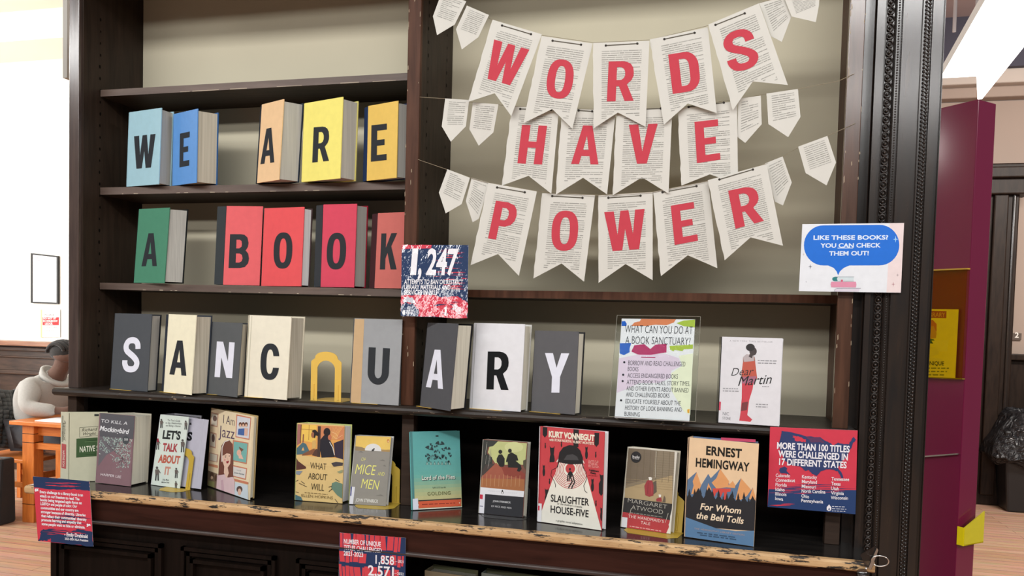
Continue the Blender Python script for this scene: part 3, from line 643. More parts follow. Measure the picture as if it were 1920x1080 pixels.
for key, off, w, side in (('S', .0, .085, 'dark grey letter S book'), ('A3', -.015, .07, 'cream letter A book'), ('N', -.006, .07, 'smaller grey letter N book'), ('C', .0, .06, 'ivory letter C book'), ('U', .004, .075, 'mid grey letter U book'), ('A4', -.012, .06, 'charcoal letter A book'), ('R2', .0, .09, 'glossy white letter R book'), ('Y', -.004, .085, 'grey letter Y book')):
    pl, u0, n0, v, bw, h = bplane(key); o = pl.o+u0*off+n0*.0035; mb = MB()
    z = Vector((0, 0, -.0008)); P = [o+z+u0*a-n0*d for a, d in ((0, 0), (w, 0), (w, .03), (0, .03))]; mb.prism([P], (0, 0, .0007), YEL)
    e = mb.build('bookend', loc=o); tag(e, 'yellow metal bookend base peeking out under the '+side, 'bookend', GB)
# ---------------------------------------------------------------- books on the counter
G2 = 'face-out library books on the counter'
K8 = (100, 750, 4.8)
def art_ns(a):
    a.line('565a4a', 3, (236, 248), (236, 335), (420, 318)); a.line('565a4a', 3, (236, 248), (420, 236))
    a.text('4a4c40', 'Richard', 256, 284, 396, 274, 28, 0, .3); a.text('4a4c40', 'Wright', 268, 318, 384, 312, 26, 0, .3)
    a.poly('3f5a38', [(208, 348), (420, 335), (420, 502), (206, 518)]); a.line('6d8a60', 3, (284, 378), (420, 370)); a.line('223a20', 4, (300, 366), (400, 358))
    a.text('e4e4d2', 'NATIVE SON', 238, 470, 470, 452, 50, .012); a.line('223a20', 3, (290, 492), (400, 484))
    a.poly('3a3f3c', [(370, 126), (420, 126), (420, 144), (370, 146)])
r, pl = book('NS', 'book', 'thick olive cream paperback with a dark green title block, leftmost on the counter', .0283, .090, 'c3c2aa', PG_CREAM, art_ns, K8, 1, group=G2, left_shift=-.0267)
# its printed spine
plx, u0, n0, v, w, h = bplane('NS')
so = plx.o-n0*.0283-u0*.0267; su = (plx.o-so); sw = su.length; sp = Plane(so, su, v)
f = lambda a, b, d: sp.w(a*sw/.066, b, d+.0024)
m = MB(); a = Art(m, sp, K8, 1)
m.hexa([f(.0005, .001, 0), f(.0655, .001, 0), f(.0655, .001, -.0012), f(.0005, .001, -.0012), f(.0005, h-.001, 0), f(.0655, h-.001, 0), f(.0655, h-.001, -.0012), f(.0005, h-.001, -.0012)], pmat('cfceb8', 1))
def sq(x0, x1, y0, y1, col): m.face([f(x0, y0, .0004), f(x1, y0, .0004), f(x1, y1, .0004), f(x0, y1, .0004)], pmat(col, 1))
sq(.008, .048, .035, .105, 'b8585c'); sq(.008, .020, .11, .185, '9a9c8c')
def vtext(txt, col, x, y0, y1, hh, bold=0, shear=0):
    vs_, fs = text_mesh(txt, bold, shear); x0 = min(q[0] for q in vs_); x1 = max(q[0] for q in vs_); ch = capheight()
    m.tris([f(x+q[1]/ch*hh, y1-(q[0]-x0)/(x1-x0)*(y1-y0), .0007) for q in vs_], fs, pmat(col, 1))
vtext('NATIVE SON', 'eee6d8', .019, .040, .086, .016, .01); vtext('Richard', '55584a', .030, .115, .172, .012, 0, .3); vtext('Wright', '55584a', .017, .115, .165, .012, 0, .3)
m.build('printed_spine', r)

def art_tk(a):
    a.poly('8a6b72', [(130, 105), (583, 108), (515, 1040), (65, 970)]); a.poly('5b5b61', [(128, 62), (583, 108), (556, 405), (118, 372)]); a.poly('6e6a70', [(118, 372), (420, 398), (300, 560), (200, 620), (100, 760), (108, 560)])
    random.seed(3)
    def inside(x, y): return (y > 372+(x-118)*.08) and ((y < 560+random.uniform(-30, 60)) or (x > 280 and y < 700+.15*(x-300)) or (340 < x < 500 and y < 780) or (395 < x < 425 and y < 830)) and x < 545-(y-380)*.1 and x > 122-(y-380)*.06
    n = 0
    while n < 430:
        x, y = random.uniform(100, 545), random.uniform(365, 840)
        if not inside(x, y) or (150+(y-450)*.9 < x < 180+(y-450)*.9+30 and 440 < y < 640): continue
        t = random.uniform(0, 3); s_ = random.uniform(5, 13); c = random.choice(('a9c4bd', 'b8cec6', '9ab5ae', 'c2d2ca', '7f9a96'))
        a.poly(c, [(x+s_*math.cos(t), y+s_*math.sin(t)), (x+.5*s_*math.cos(t+1.6), y+.5*s_*math.sin(t+1.6)), (x-s_*math.cos(t), y-s_*math.sin(t)), (x+.6*s_*math.cos(t-1.6), y+.6*s_*math.sin(t-1.6))]); a.k -= 1; n += 1
    a.k += 1
    for p in (((215, 470), (330, 580), (420, 640)), ((300, 540), (350, 445)), ((320, 515), (450, 520)), ((420, 640), (400, 760)), ((420, 640), (370, 720)), ((420, 640), (460, 720))): a.line('4c474c', 6, *p)
    a.ell('4a5054', 461, 420, 44, 56); a.text('d8dcdc', '50', 440, 424, 488, 426, 28, .01)
    a.text('e4e6ea', 'TO KILL A', 140, 186, 480, 222, 42, 0, .15); a.text('eceef2', 'Mockingbird', 118, 292, 505, 342, 62, .02, .25)
    a.text('e8dde0', 'HARPER LEE', 130, 880, 402, 918, 32, .005, .15)
r, pl = book('TK', 'book', 'worn thick book with a grey and mauve tree cover under crinkled clear wrap', .062, (284.2, 775), '8a6b72', PG_CREAM, art_tk, (170, 765, 6.97), 2, back='b9b4a4', group=G2, left_shift=.068)

def art_lt(a):
    a.poly('d5e0d8', [(960, 135), (1228, 155), (1128, 800), (887, 765)])
    for t, x0, x1, y in (("The Teen's Guide", 1028, 1142, 190), ("to Sex, Relationships,", 1010, 1158, 213), ("and Being a Human", 1012, 1146, 237)): a.text('3c4240', t, x0, y, x1, y+7, 17, .012)
    a.text('2b2f30', "LET'S", 982, 345, 1142, 356, 70, .045); a.text('a8444a', 'TALK', 982, 456, 1116, 466, 66, .045); a.text('bd6452', 'ABOUT', 942, 560, 1138, 574, 66, .045); a.text('c98f80', 'IT', 1000, 668, 1050, 672, 66, .045)
    a.text('3c4240', 'Erika Moen', 985, 724, 1040, 727, 15, .012); a.text('3c4240', 'Matthew Nolan', 975, 746, 1044, 750, 14, .012)
    for x, y, s_ in ((940, 395, 1), (1165, 410, 1.15), (935, 660, 1.25), (1108, 655, .9), (1105, 765, .7), (975, 210, .8), (1195, 225, .8)):
        a.ell('55504e', x, y-40*s_, 9*s_, 10*s_, 10); a.poly('6b625e', [(x-14*s_, y-28*s_), (x+13*s_, y-30*s_), (x+15*s_, y+8*s_), (x-12*s_, y+10*s_)]); a.line('3a3a3c', 9*s_, (x-6*s_, y+8*s_), (x-10*s_, y+52*s_)); a.line('3a3a3c', 9*s_, (x+8*s_, y+8*s_), (x+9*s_, y+52*s_)); a.line('6b625e', 6*s_, (x+12*s_, y-24*s_), (x+24*s_, y-2*s_))
    a.poly('8f1d36', [(930, 350), (950, 345), (955, 378), (935, 380)])
r, pl = book('LT', 'book', 'pale mint book with dark and red block capitals, opened over a yellow bookend', .050, (378, 782), 'd5e0d8', PG_LILAC, art_lt, K8, 1, back='c9c8d2', group=G2, pf=.0145)
# the loose inner leaf seen behind its cover
plx, u0, n0, v, w, h = bplane('LT'); lp = Plane(plx.o-n0*.0128+Vector((0, 0, .001)), u0, v)
m = MB(); q = [lp.px(*t) for t in ((345, 781), (391.7, 783.3), (377, 915), (330, 912))]
m.prism([[lp.w(q[0][0], .195), lp.w(q[1][0], .193), lp.w(q[2][0], .002), lp.w(q[3][0], .002)]], lp.n*-.0008, pmat('b9b8c6', 0))
a = Art(m, lp, K8, 0); a.text('1d1e22', 'S', 1200, 360, 1246, 364, 70, .05); a.text('1d1e22', 's', 1225, 222, 1244, 224, 24, .03); a.line('c9c8d4', 3, (1352, 170), (1282, 790))
m.build('title_leaf', r)
e0 = lp.px(331, 915)
p0 = onZ(1179/4.8+100, 905, Z5)
bk = bplane('LT')[0]; bo = bk.w(.062, 0, -.0078)
bookend(bo.x, bo.y, Z5, .164, .076, .112, .048, YDK, 'ochre yellow bookend standing inside the mint green book', 'bookends', True, .162)

def art_ij(a):
    a.poly('ecdcba', [(97, 40), (535, 125), (495, 1025), (42, 870)]); a.poly('e8d3b0', [(97, 40), (180, 56), (150, 900), (42, 870)])
    for p in ([(90, 70), (170, 90), (160, 235), (84, 215)], [(80, 280), (150, 300), (140, 460), (70, 440)], [(70, 500), (170, 525), (160, 610), (62, 588)]): a.poly('b98f78', p); x = sum(t[0] for t in p)/4; y = sum(t[1] for t in p)/4; a.poly('cfc6b4', [(x+(t[0]-x)*.78, y+(t[1]-y)*.82) for t in p])
    a.ell('6d564e', 132, 140, 22, 30); a.ell('5f4a46', 115, 350, 16, 44); a.poly('c98a68', [(55, 615), (165, 640), (165, 670), (52, 640)])
    a.poly('7a6652', [(50, 690), (160, 730), (150, 905), (42, 870)]); a.ell('5a4334', 100, 745, 22, 34); a.ell('5a4334', 142, 775, 14, 34); a.ell('d9b79a', 100, 770, 12, 18); a.poly('8c8a5a', [(66, 800), (130, 815), (125, 890), (60, 872)])
    a.text('4a3f52', 'I Am', 222, 190, 340, 222, 92, -.01); a.text('5a4762', 'Jazz', 172, 330, 340, 362, 118, -.005)
    for p, c in (([(372, 112), (512, 140), (494, 355), (360, 330)], 'd8dbe2'), ([(335, 385), (482, 408), (466, 612), (328, 585)], '7ab8b2'), ([(330, 650), (468, 680), (455, 780), (324, 748)], 'dfdcd8')):
        a.poly('cf8468', [(p[0][0]-10, p[0][1]-16), (p[1][0]+8, p[1][1]-10), (p[2][0]+6, p[2][1]+14), (p[3][0]-8, p[3][1]+8)]); a.poly(c, p)
    for x in (405, 437, 468): a.ell('6a4434', x, 205, 17, 26); a.ell('e3bba2', x, 216, 11, 17)
    a.poly('4a6aa8', [(385, 250), (450, 245), (446, 322), (378, 312)]); a.poly('e0b8a8', [(452, 240), (488, 246), (480, 326), (448, 322)])
    a.poly('7d5a4a', [(390, 440), (440, 470), (410, 500)]); a.ell('e6b9a4', 392, 505, 24, 34); a.poly('e6c0ae', [(385, 520), (420, 525), (440, 575), (390, 565)])
    a.text('7d8a90', 'story by', 365, 692, 415, 702, 10); a.text('5a6a74', 'Jessica Herthel', 340, 722, 445, 744, 16, .005)
    a.poly('cf8468', [(330, 778), (490, 818), (488, 842), (328, 802)]); a.poly('d2dee6', [(350, 815), (486, 848), (490, 1022), (344, 975)]); a.ell('5f4a44', 398, 895, 32, 36); a.ell('e3bca6', 398, 922, 19, 36)
    # the girl: pink jumper, long brown hair with a band, face
    a.poly('e2c4c8', [(160, 740), (235, 690), (300, 700), (345, 800), (345, 975), (150, 905)]); a.poly('d3aeb8', [(200, 800), (225, 790), (235, 930), (205, 920)])
    a.poly('7a4c40', [(205, 430), (240, 380), (290, 372), (322, 410), (330, 520), (330, 760), (275, 770), (240, 735), (172, 745), (180, 600)])
    a.poly('ecc9b4', [(218, 530), (240, 495), (290, 490), (306, 540), (300, 620), (272, 665), (285, 720), (262, 780), (232, 720), (236, 650), (215, 590)])
    a.poly('7a4c40', [(210, 540), (225, 440), (280, 385), (322, 440), (322, 560), (308, 520), (262, 510), (235, 530)])
    a.line('efe6e0', 9, (210, 600), (213, 450), (240, 388), (285, 372))
    a.ell('3a2a26', 250, 550, 6, 5, 8); a.ell('3a2a26', 290, 540, 6, 5, 8); a.line('3a2a26', 3, (240, 538), (260, 534)); a.poly('a0303a', [(255, 598), (288, 590), (280, 615), (264, 620)]); a.poly('e89aa0', [(234, 575), (250, 572), (248, 590), (236, 590)]); a.line('c79a84', 3, (272, 560), (276, 580), (268, 582))
r, pl = book('IJ', 'book', 'large picture book with a smiling brown-haired girl and framed pictures on a cream cover', .016, (484, 782), 'ecdcba', PG_CREAM, art_ij, (380, 760, 5.684), 1, back='b8a070', group=G2)

def art_ww(a):
    a.poly('e2c486', [(84, 62), (660, 95), (632, 1050), (58, 1000)])
    a.poly('e8a85c', [(84, 66), (660, 97), (652, 520), (72, 450)]); a.poly('a8706a', [(84, 66), (135, 70), (122, 300), (76, 330)]); a.poly('f0c860', [(135, 72), (320, 82), (310, 300), (122, 265)]); a.line('a87a40', 6, (228, 76), (222, 262)); a.line('a87a40', 6, (132, 128), (320, 140))
    a.line('7a5038', 12, (132, 72), (118, 300)); a.poly('8c5a48', [(150, 190), (166, 192), (160, 290), (146, 290)])
    a.poly('d48a60', [(366, 90), (660, 97), (655, 260), (360, 250)]); 
    for i in range(9): a.line('f0c070', 4, (640-i*18, 102), (600-i*14, 160+8*i), (560-i*10, 250))
    a.poly('4a3a36', [(336, 90), (372, 92), (362, 480), (328, 478)])
    a.poly('e2c486', [(72, 442), (330, 470), (640, 485), (640, 600), (66, 560)])
    a.poly('51707a', [(78, 360), (150, 290), (190, 310), (228, 390), (225, 430), (72, 442)]); a.poly('e2b070', [(135, 390), (155, 345), (170, 390)])
    a.poly('d8b06a', [(268, 270), (305, 262), (318, 330), (300, 370), (262, 372)]); a.poly('8a5a40', [(225, 395), (290, 365), (310, 390), (260, 440), (140, 455), (150, 432)])
    a.poly('5a4038', [(310, 372), (330, 372), (330, 466), (262, 448)]); a.ell('a0684c', 277, 198, 24, 38); a.poly('2e2626', [(258, 150), (300, 132), (350, 180), (345, 215), (310, 205), (300, 240), (285, 230), (290, 175)])
    a.poly('2b2a32', [(368, 255), (415, 200), (460, 215), (520, 330), (545, 470), (380, 478), (362, 380)]); a.ell('2a2326', 448, 165, 42, 52); a.ell('c87a5a', 482, 230, 22, 34)
    a.poly('3a3040', [(530, 300), (650, 255), (645, 500), (548, 470)]); a.line('ecebea', 8, (480, 285), (520, 360), (540, 445)); a.line('f4d09a', 5, (500, 160), (550, 180), (585, 220)); a.line('f4d09a', 4, (520, 210), (560, 250), (640, 200))
    a.poly('5a3630', [(72, 480), (95, 520), (190, 590), (188, 612), (66, 630)]); a.poly('8a94a0', [(66, 640), (150, 640), (110, 690), (64, 680)]); a.poly('4a4448', [(500, 545), (560, 528), (645, 540), (640, 575), (530, 590)]); a.poly('9aa07a', [(570, 650), (640, 625), (640, 660), (600, 670)])
    a.poly('6d8a78', [(510, 790), (560, 770), (640, 800), (636, 980), (575, 940), (500, 850)]); a.poly('51747a', [(60, 930), (130, 960), (150, 1005), (58, 998)])
    for p in (((105, 790), (200, 835)), ((130, 765), (175, 800)), ((60, 770), (95, 750)), ((65, 895), (100, 905)), ((470, 895), (510, 860)), ((545, 985), (580, 1030)), ((470, 840), (512, 822)), ((550, 740), (600, 770))): a.line('4a4036', 7, *p)
    a.text('2e2a24', 'WHAT', 244, 612, 440, 628, 78, -.008, .1); a.text('2e2a24', 'ABOUT', 216, 738, 450, 758, 76, -.008, .1); a.text('2e2a24', 'WILL', 254, 872, 410, 886, 82, -.008, .1)
    a.bars('7a6440', 175, 908, 485, 934, 0, 1, 7, 40); a.text('6a5430', 'ELLEN HOPKINS', 136, 956, 520, 988, 34, -.008)
r, pl = book('WW', 'book', 'wrapped tan hardback with two seated figures painted across its upper half', .034, (660, 795), 'e2c486', PG_WHITE, art_ww, (545, 785, 6.545), 2, back='b8c07a', group=G2)

K9 = (530, 770, 5.4)
def art_mm(a):
    a.poly('8d8981', [(745, 255), (1098, 265), (1050, 972), (672, 950)]); a.poly('e6c260', [(745, 255), (1098, 265), (1086, 400), (736, 372)]); a.poly('8f7a58', [(738, 360), (800, 368), (860, 395), (860, 410), (734, 402)]); a.poly('a8874e', [(990, 398), (1086, 395), (1084, 418), (990, 412)])
    a.poly('dcdcda', [(832, 402)]+[(915-84*math.cos(math.pi*i/10), 402-68*math.sin(math.pi*i/10)) for i in range(1, 10)]+[(1000, 412)]); a.poly('2c2a28', [(898, 412), (905, 392), (918, 390), (922, 378), (932, 380), (930, 396), (920, 412)])
    a.ell('c8792c', 1069, 307, 13, 19); a.ell('e8c890', 1069, 312, 6, 11)
    for x, y, s_ in ((760, 420, 60), (980, 505, 60), (1010, 560, 40), (780, 640, 50), (940, 860, 90), (745, 560, 30)): a.poly('77736c', [(x, y), (x+s_, y+6), (x+s_*.6, y-12)])
    a.text('e6e07a', 'OF', 796, 508, 842, 512, 34, -.012, .2); a.text('e8e47a', 'MICE', 732, 640, 942, 654, 100, -.004, .2); a.text('e8e47a', 'AND', 962, 656, 1030, 662, 38, -.008, .15); a.text('e8e47a', 'MEN', 792, 782, 975, 804, 96, -.004, .2)
    a.text('ecebe6', 'JOHN STEINBECK', 738, 918, 966, 934, 32, .004, .1)
    a.poly('dcdce2', [(690, 770), (734, 772), (712, 952), (672, 950)]); a.poly('3a3f86', [(684, 770), (704, 770), (696, 862), (680, 862)])
r, pl = book('MM', 'book', 'small grey and yellow paperback with a rising sun, propped on a yellow bookend', .014, (738, 820), '8d8981', PG_WHITE, art_mm, K9, 2, back='c0bfbb', group=G2, tc=.0008)
bookend(-.892, .030, Z5, -.099, .098, .118, .080, YDK, 'ochre yellow bookend behind the small grey and yellow paperback', 'bookends')

K10 = (740, 780, 5.143)
def art_lf(a):
    L = ((160, 155), (628, 150), (648, 885), (188, 912)); cs = [('57a0a0', 0), ('5ba4a2', .3), ('63a8a0', .55), ('82ac94', .66), ('a8b488', .76), ('bcb684', .85), ('c4b884', 1.0)]
    N_ = 22
    def edge(t): return ((145+27*t, 155+757*t), (628+20*t, 150+735*t))
    def colr(t):
        for (c0, t0), (c1, t1) in zip(cs, cs[1:]):
            if t <= t1:
                f_ = (t-t0)/(t1-t0); return ''.join('%02x' % round(int(c0[i:i+2], 16)*(1-f_)+int(c1[i:i+2], 16)*f_) for i in (0, 2, 4))
    for i in range(N_): p, q = edge(i/N_); p2, q2 = edge((i+1)/N_); a.poly(colr((i+.5)/N_), [p, q, q2, p2]); a.k -= 1
    a.k += 1; a.poly('477f80', [(145, 155), (170, 155), (196, 910), (172, 912)])
    a.poly('1f2a2c', [(395, 187), (422, 185), (422, 200), (395, 200)])
    random.seed(11); c = '24383c'
    def bug(x, y, s_, t):
        for sg in (1, -1):
            for k in (1, .7): a.poly(c, [(x, y)]+[(x+s_*k*math.cos(t+sg*q), y+s_*k*math.sin(t+sg*q)*.9) for q in (.3, .7, 1.1, 1.4)])
        a.k -= 3; a.ell('6d9a98', x+s_*.4*math.cos(t+.7), y+s_*.4*math.sin(t+.7), s_*.16, s_*.14, 8)
    for x, y, s_, t in ((330, 325, 44, -1.2), (435, 280, 46, -1.5), (505, 325, 34, -1.4), (460, 330, 22, -.8), (520, 378, 30, -.5), (318, 385, 26, -2.4), (345, 285, 24, -.6), (400, 300, 22, -2)): bug(x, y, s_, t)
    for i in range(26):
        x = random.uniform(315, 515); y = 440-abs(math.sin((x-300)/70))*40+random.uniform(-25, 25); s_ = random.uniform(14, 26); t = random.uniform(-2.6, -.5); a.poly(c if i % 3 else '5a8c8a', [(x, y), (x+s_*math.cos(t-.4), y+s_*math.sin(t-.4)), (x+1.5*s_*math.cos(t), y+1.5*s_*math.sin(t)), (x+s_*math.cos(t+.4), y+s_*math.sin(t+.4))]); a.k -= 1
    for i in range(14): x = random.uniform(370, 460); y = random.uniform(330, 420); a.poly(c, [(x, y), (x+8, y-22), (x+14, y+6)]); a.k -= 1
    a.k += 2
    for i in range(7): x = 300+i*36; a.poly('8ab0a8', [(x, 470), (x+12, 440), (x+24, 470)]); a.line(c, 3, (x, 470), (x+12, 438), (x+24, 470))
    a.text('1f2d30', 'Lord of the Flies', 266, 622, 584, 610, 40, .02); a.text('dfe6da', 'Lord of the Flies', 261, 618, 579, 606, 40, .012)
    a.text('55604a', 'William', 364, 702, 490, 694, 18, 0, 0, 1.3); a.text('5f6038', 'GOLDING', 316, 766, 538, 758, 34, 0, 0, 1.15)
    a.poly('33302c', [(228, 812), (640, 790), (641, 800), (228, 822)]); a.poly('cf5a3a', [(228, 824), (640, 802), (638, 868), (230, 888)]); a.bars('8a3020', 262, 858, 610, 842, 0, 1, 9, 40); a.ell('eae2d0', 624, 838, 5, 5, 8); a.ell('eae2d0', 228, 858, 5, 5, 8)
    a.poly('e2e2dc', [(230, 894), (646, 872), (648, 885), (230, 908)]); a.poly('d5d8e6', [(172, 800), (222, 794), (228, 905), (176, 912)])
r, pl = book('LF', 'book', 'teal paperback fading to sand with a black insect emblem and an orange band', .012, .126, '57a0a0', PG_WHITE, art_lf, K10, 1, group=G2, tc=.0008, left_shift=.006)

def art_ps(a):
    a.poly('7f5044', [(855, 230), (1285, 255), (1250, 725), (826, 685)]); a.poly('c3c98a', [(930, 240), (1276, 262), (1262, 420), (1240, 470), (980, 470), (900, 350)]); a.ell('d2d69a', 1150, 300, 90, 50)
    a.poly('3a3c38', [(855, 230), (1000, 240), (950, 290), (900, 300), (890, 360), (940, 400), (945, 480), (880, 540), (838, 540)]); a.poly('4a403c', [(838, 540), (880, 470), (960, 460), (1010, 520), (1040, 560), (832, 600)])
    a.poly('a35c48', [(832, 590), (980, 450), (1060, 530), (1260, 560), (1252, 620), (1100, 600), (830, 650)]); a.poly('a86c44', [(830, 600), (1252, 610), (1250, 725), (826, 685)]); a.poly('8f4438', [(1030, 490), (1180, 500), (1258, 560), (1256, 612), (1060, 570)])
    for i in range(10): x = 850+i*40; a.line('c4946c', 4, (x, 560+random.uniform(0, 20)), (x-8, 680))
    for x, y in ((1020, 345), (1112, 335)): a.ell('232422', x, y, 18, 20)
    a.poly('232422', [(985, 410), (1005, 372), (1035, 368), (1062, 410), (1060, 470), (1048, 490), (1015, 488), (985, 440)]); a.poly('232422', [(1078, 420), (1095, 368), (1130, 350), (1180, 380), (1194, 428), (1168, 432), (1215, 470), (1225, 510), (1205, 538), (1180, 530), (1190, 500), (1160, 498), (1095, 496), (1090, 440), (1074, 445)])
    a.poly('55503f', [(1240, 430), (1272, 415), (1262, 520), (1240, 480)])
    a.poly('e6e6ea', [(826, 685), (1250, 725), (1244, 782), (815, 748)]); a.text('c2c4ca', 'PENGUIN', 906, 726, 1015, 735, 13, -.005, 0, 1.4); a.text('c2c4ca', 'CLASSICS', 1062, 742, 1182, 750, 13, -.005, 0, 1.4)
    a.ell('2c2e30', 1040, 738, 11, 16, 12); a.ell('2c2e30', 1040, 718, 7, 8, 10); a.ell('eceaea', 1040, 741, 6, 11, 10)
    a.poly('2d2e33', [(872, 752), (1244, 782), (1235, 985), (860, 945)]); a.text('d8d8da', 'JOHN STEINBECK', 948, 828, 1120, 842, 17, .012); a.text('d8d8da', 'OF MICE AND MEN', 932, 876, 1126, 896, 17, -.002)
    a.poly('e2e2ea', [(824, 748), (874, 752), (862, 944), (815, 940)]); a.poly('c9344a', [(824, 756), (852, 758), (850, 802), (822, 798)]); a.bars('8a8ca0', 822, 872, 858, 876, 0, 1, 9, 30)
    for i in range(9): x = 905+random.uniform(-20, 30); a.line('a8a49c', 2, (x, 250+i*22), (x-8, 330+i*22))
r, pl = book('PS', 'book', 'paperback with two dark figures against a yellow green moon, black title panel below', .014, (994.5, 830), '7f5044', PG_CREAM, art_ps, K10, 2, back='a8a69c', group=G2, tc=.0008)
BKM = plaster('black_enamel', (.015, .015, .016), 20, .05, .3)
bookend(-.548, .030, Z5, .057, .110, .10, .062, BKM, 'black bookend under the paperback with two seated figures', 'bookends')

def art_sh(a):
    R_ = 'c84a50'; B_ = '2b2b2d'
    a.poly(R_, [(65, 52), (690, 105), (662, 1055), (42, 970)]); a.poly('b43f46', [(65, 52), (84, 54), (60, 800), (48, 798)])
    def bomb(x, y, s_):
        a.poly(B_, [(x-10*s_, y-46*s_), (x-5*s_, y-38*s_), (x+5*s_, y-38*s_), (x+10*s_, y-46*s_), (x+8*s_, y-24*s_)]+[(x+10.5*s_*math.cos(t), y+16*s_+34*s_*math.sin(t)) for t in [(-50+280*i/16)*math.pi/180 for i in range(17)]]+[(x-8*s_, y-24*s_)])
    a.poly(B_, [(90, 55), (136, 58), (134, 130), (112, 158), (90, 130)]); a.poly(B_, [(590, 110), (636, 112), (632, 220), (608, 248), (588, 220)])
    for x, y, s_ in ((182, 345, 2.4), (102, 470, 1.2), (116, 232, .6), (272, 218, .6), (513, 300, 1.3), (603, 320, .65), (571, 610, 1.35), (157, 576, .6), (605, 790, .65), (130, 730, 1.9), (660, 890, 1.4)): bomb(x, y, s_)
    a.poly(B_, [(640, 505), (655, 520), (676, 515), (674, 700), (655, 720), (634, 690), (632, 600), (648, 570)])
    a.poly(B_, [(388, 70), (440, 75), (436, 250), (388, 240)])
    a.poly('eceade', [(245, 395), (485, 412), (665, 1055), (42, 970), (84, 855)])
    a.ell('eceade', 357, 470, 152, 168, 40)
    for i in range(8): a.ring('c04a52', 357, 462, 64+i*14, 69+i*14, 36, 1.12)
    a.poly(R_, [(140, 395), (247, 392), (206, 520), (190, 500)], gloss=0); a.poly(R_, [(480, 405), (560, 410), (560, 560), (512, 520)])
    a.ell('c04a4c', 358, 456, 46, 50)
    a.poly(B_, [(225, 445), (235, 420), (252, 300), (290, 250), (350, 228), (410, 235), (455, 280), (478, 350), (482, 420), (494, 460), (482, 448), (470, 410), (360, 415), (250, 395), (240, 440)]); a.poly('4a4a4c', [(295, 370), (325, 325), (380, 315), (425, 340), (440, 375)])
    a.ell(B_, 355, 462, 10, 14, 10); a.poly(B_, [(345, 485), (365, 478), (378, 500), (372, 540), (350, 545), (342, 515)])
    for p in (((348, 490), (335, 520), (330, 575)), ((352, 500), (350, 545), (345, 575)), ((370, 490), (385, 530), (400, 590), (378, 625), (370, 650)), ((360, 540), (378, 580), (352, 620), (340, 645))): a.line(B_, 11, *p)
    a.line(B_, 5, (230, 445), (180, 470), (170, 520), (200, 570), (216, 610), (216, 635)); a.line(B_, 5, (485, 450), (510, 490), (518, 550), (488, 620), (500, 670), (522, 690))
    a.text('f0e8d6', 'KURT VONNEGUT', 150, 148, 592, 188, 54, .05); a.text('f0e0d0', 'with RYAN NORTH / ALBERT MONTEYS', 156, 186, 586, 226, 24, .03)
    a.bars('e8b8b0', 532, 375, 642, 388, 12.5, 6, 4, 22); a.text('2b2b2d', 'Publishers', 540, 478, 632, 488, 17, .04); a.text('2b2b2d', 'Weekly', 548, 502, 606, 510, 17, .04); a.bars('8a2a30', 532, 522, 624, 530, 0, 1, 6, 20)
    a.text('232325', 'SLAUGHTER', 170, 770, 538, 812, 66, .015); a.text('5a5a58', "or the children's crusade", 232, 800, 472, 834, 20, 0, .1); a.text('232325', 'HOUSE-FIVE', 168, 876, 534, 924, 66, .015); a.text('6a6a66', 'a graphic novel adaptation', 218, 962, 476, 1000, 20, 0, .1)
    a.poly('e4e4e8', [(52, 788), (84, 792), (80, 975), (42, 970)]); a.poly('d0344c', [(50, 812), (64, 812), (62, 858), (46, 856)])
r, pl = book('SH', 'book', 'tall red book with falling black bombs, a helmet and a white cone', .016, (1140.5, 808.4), 'c84a50', PG_WHITE, art_sh, (1000, 790, 5.143), 1, back='e0e0e4', group=G2)

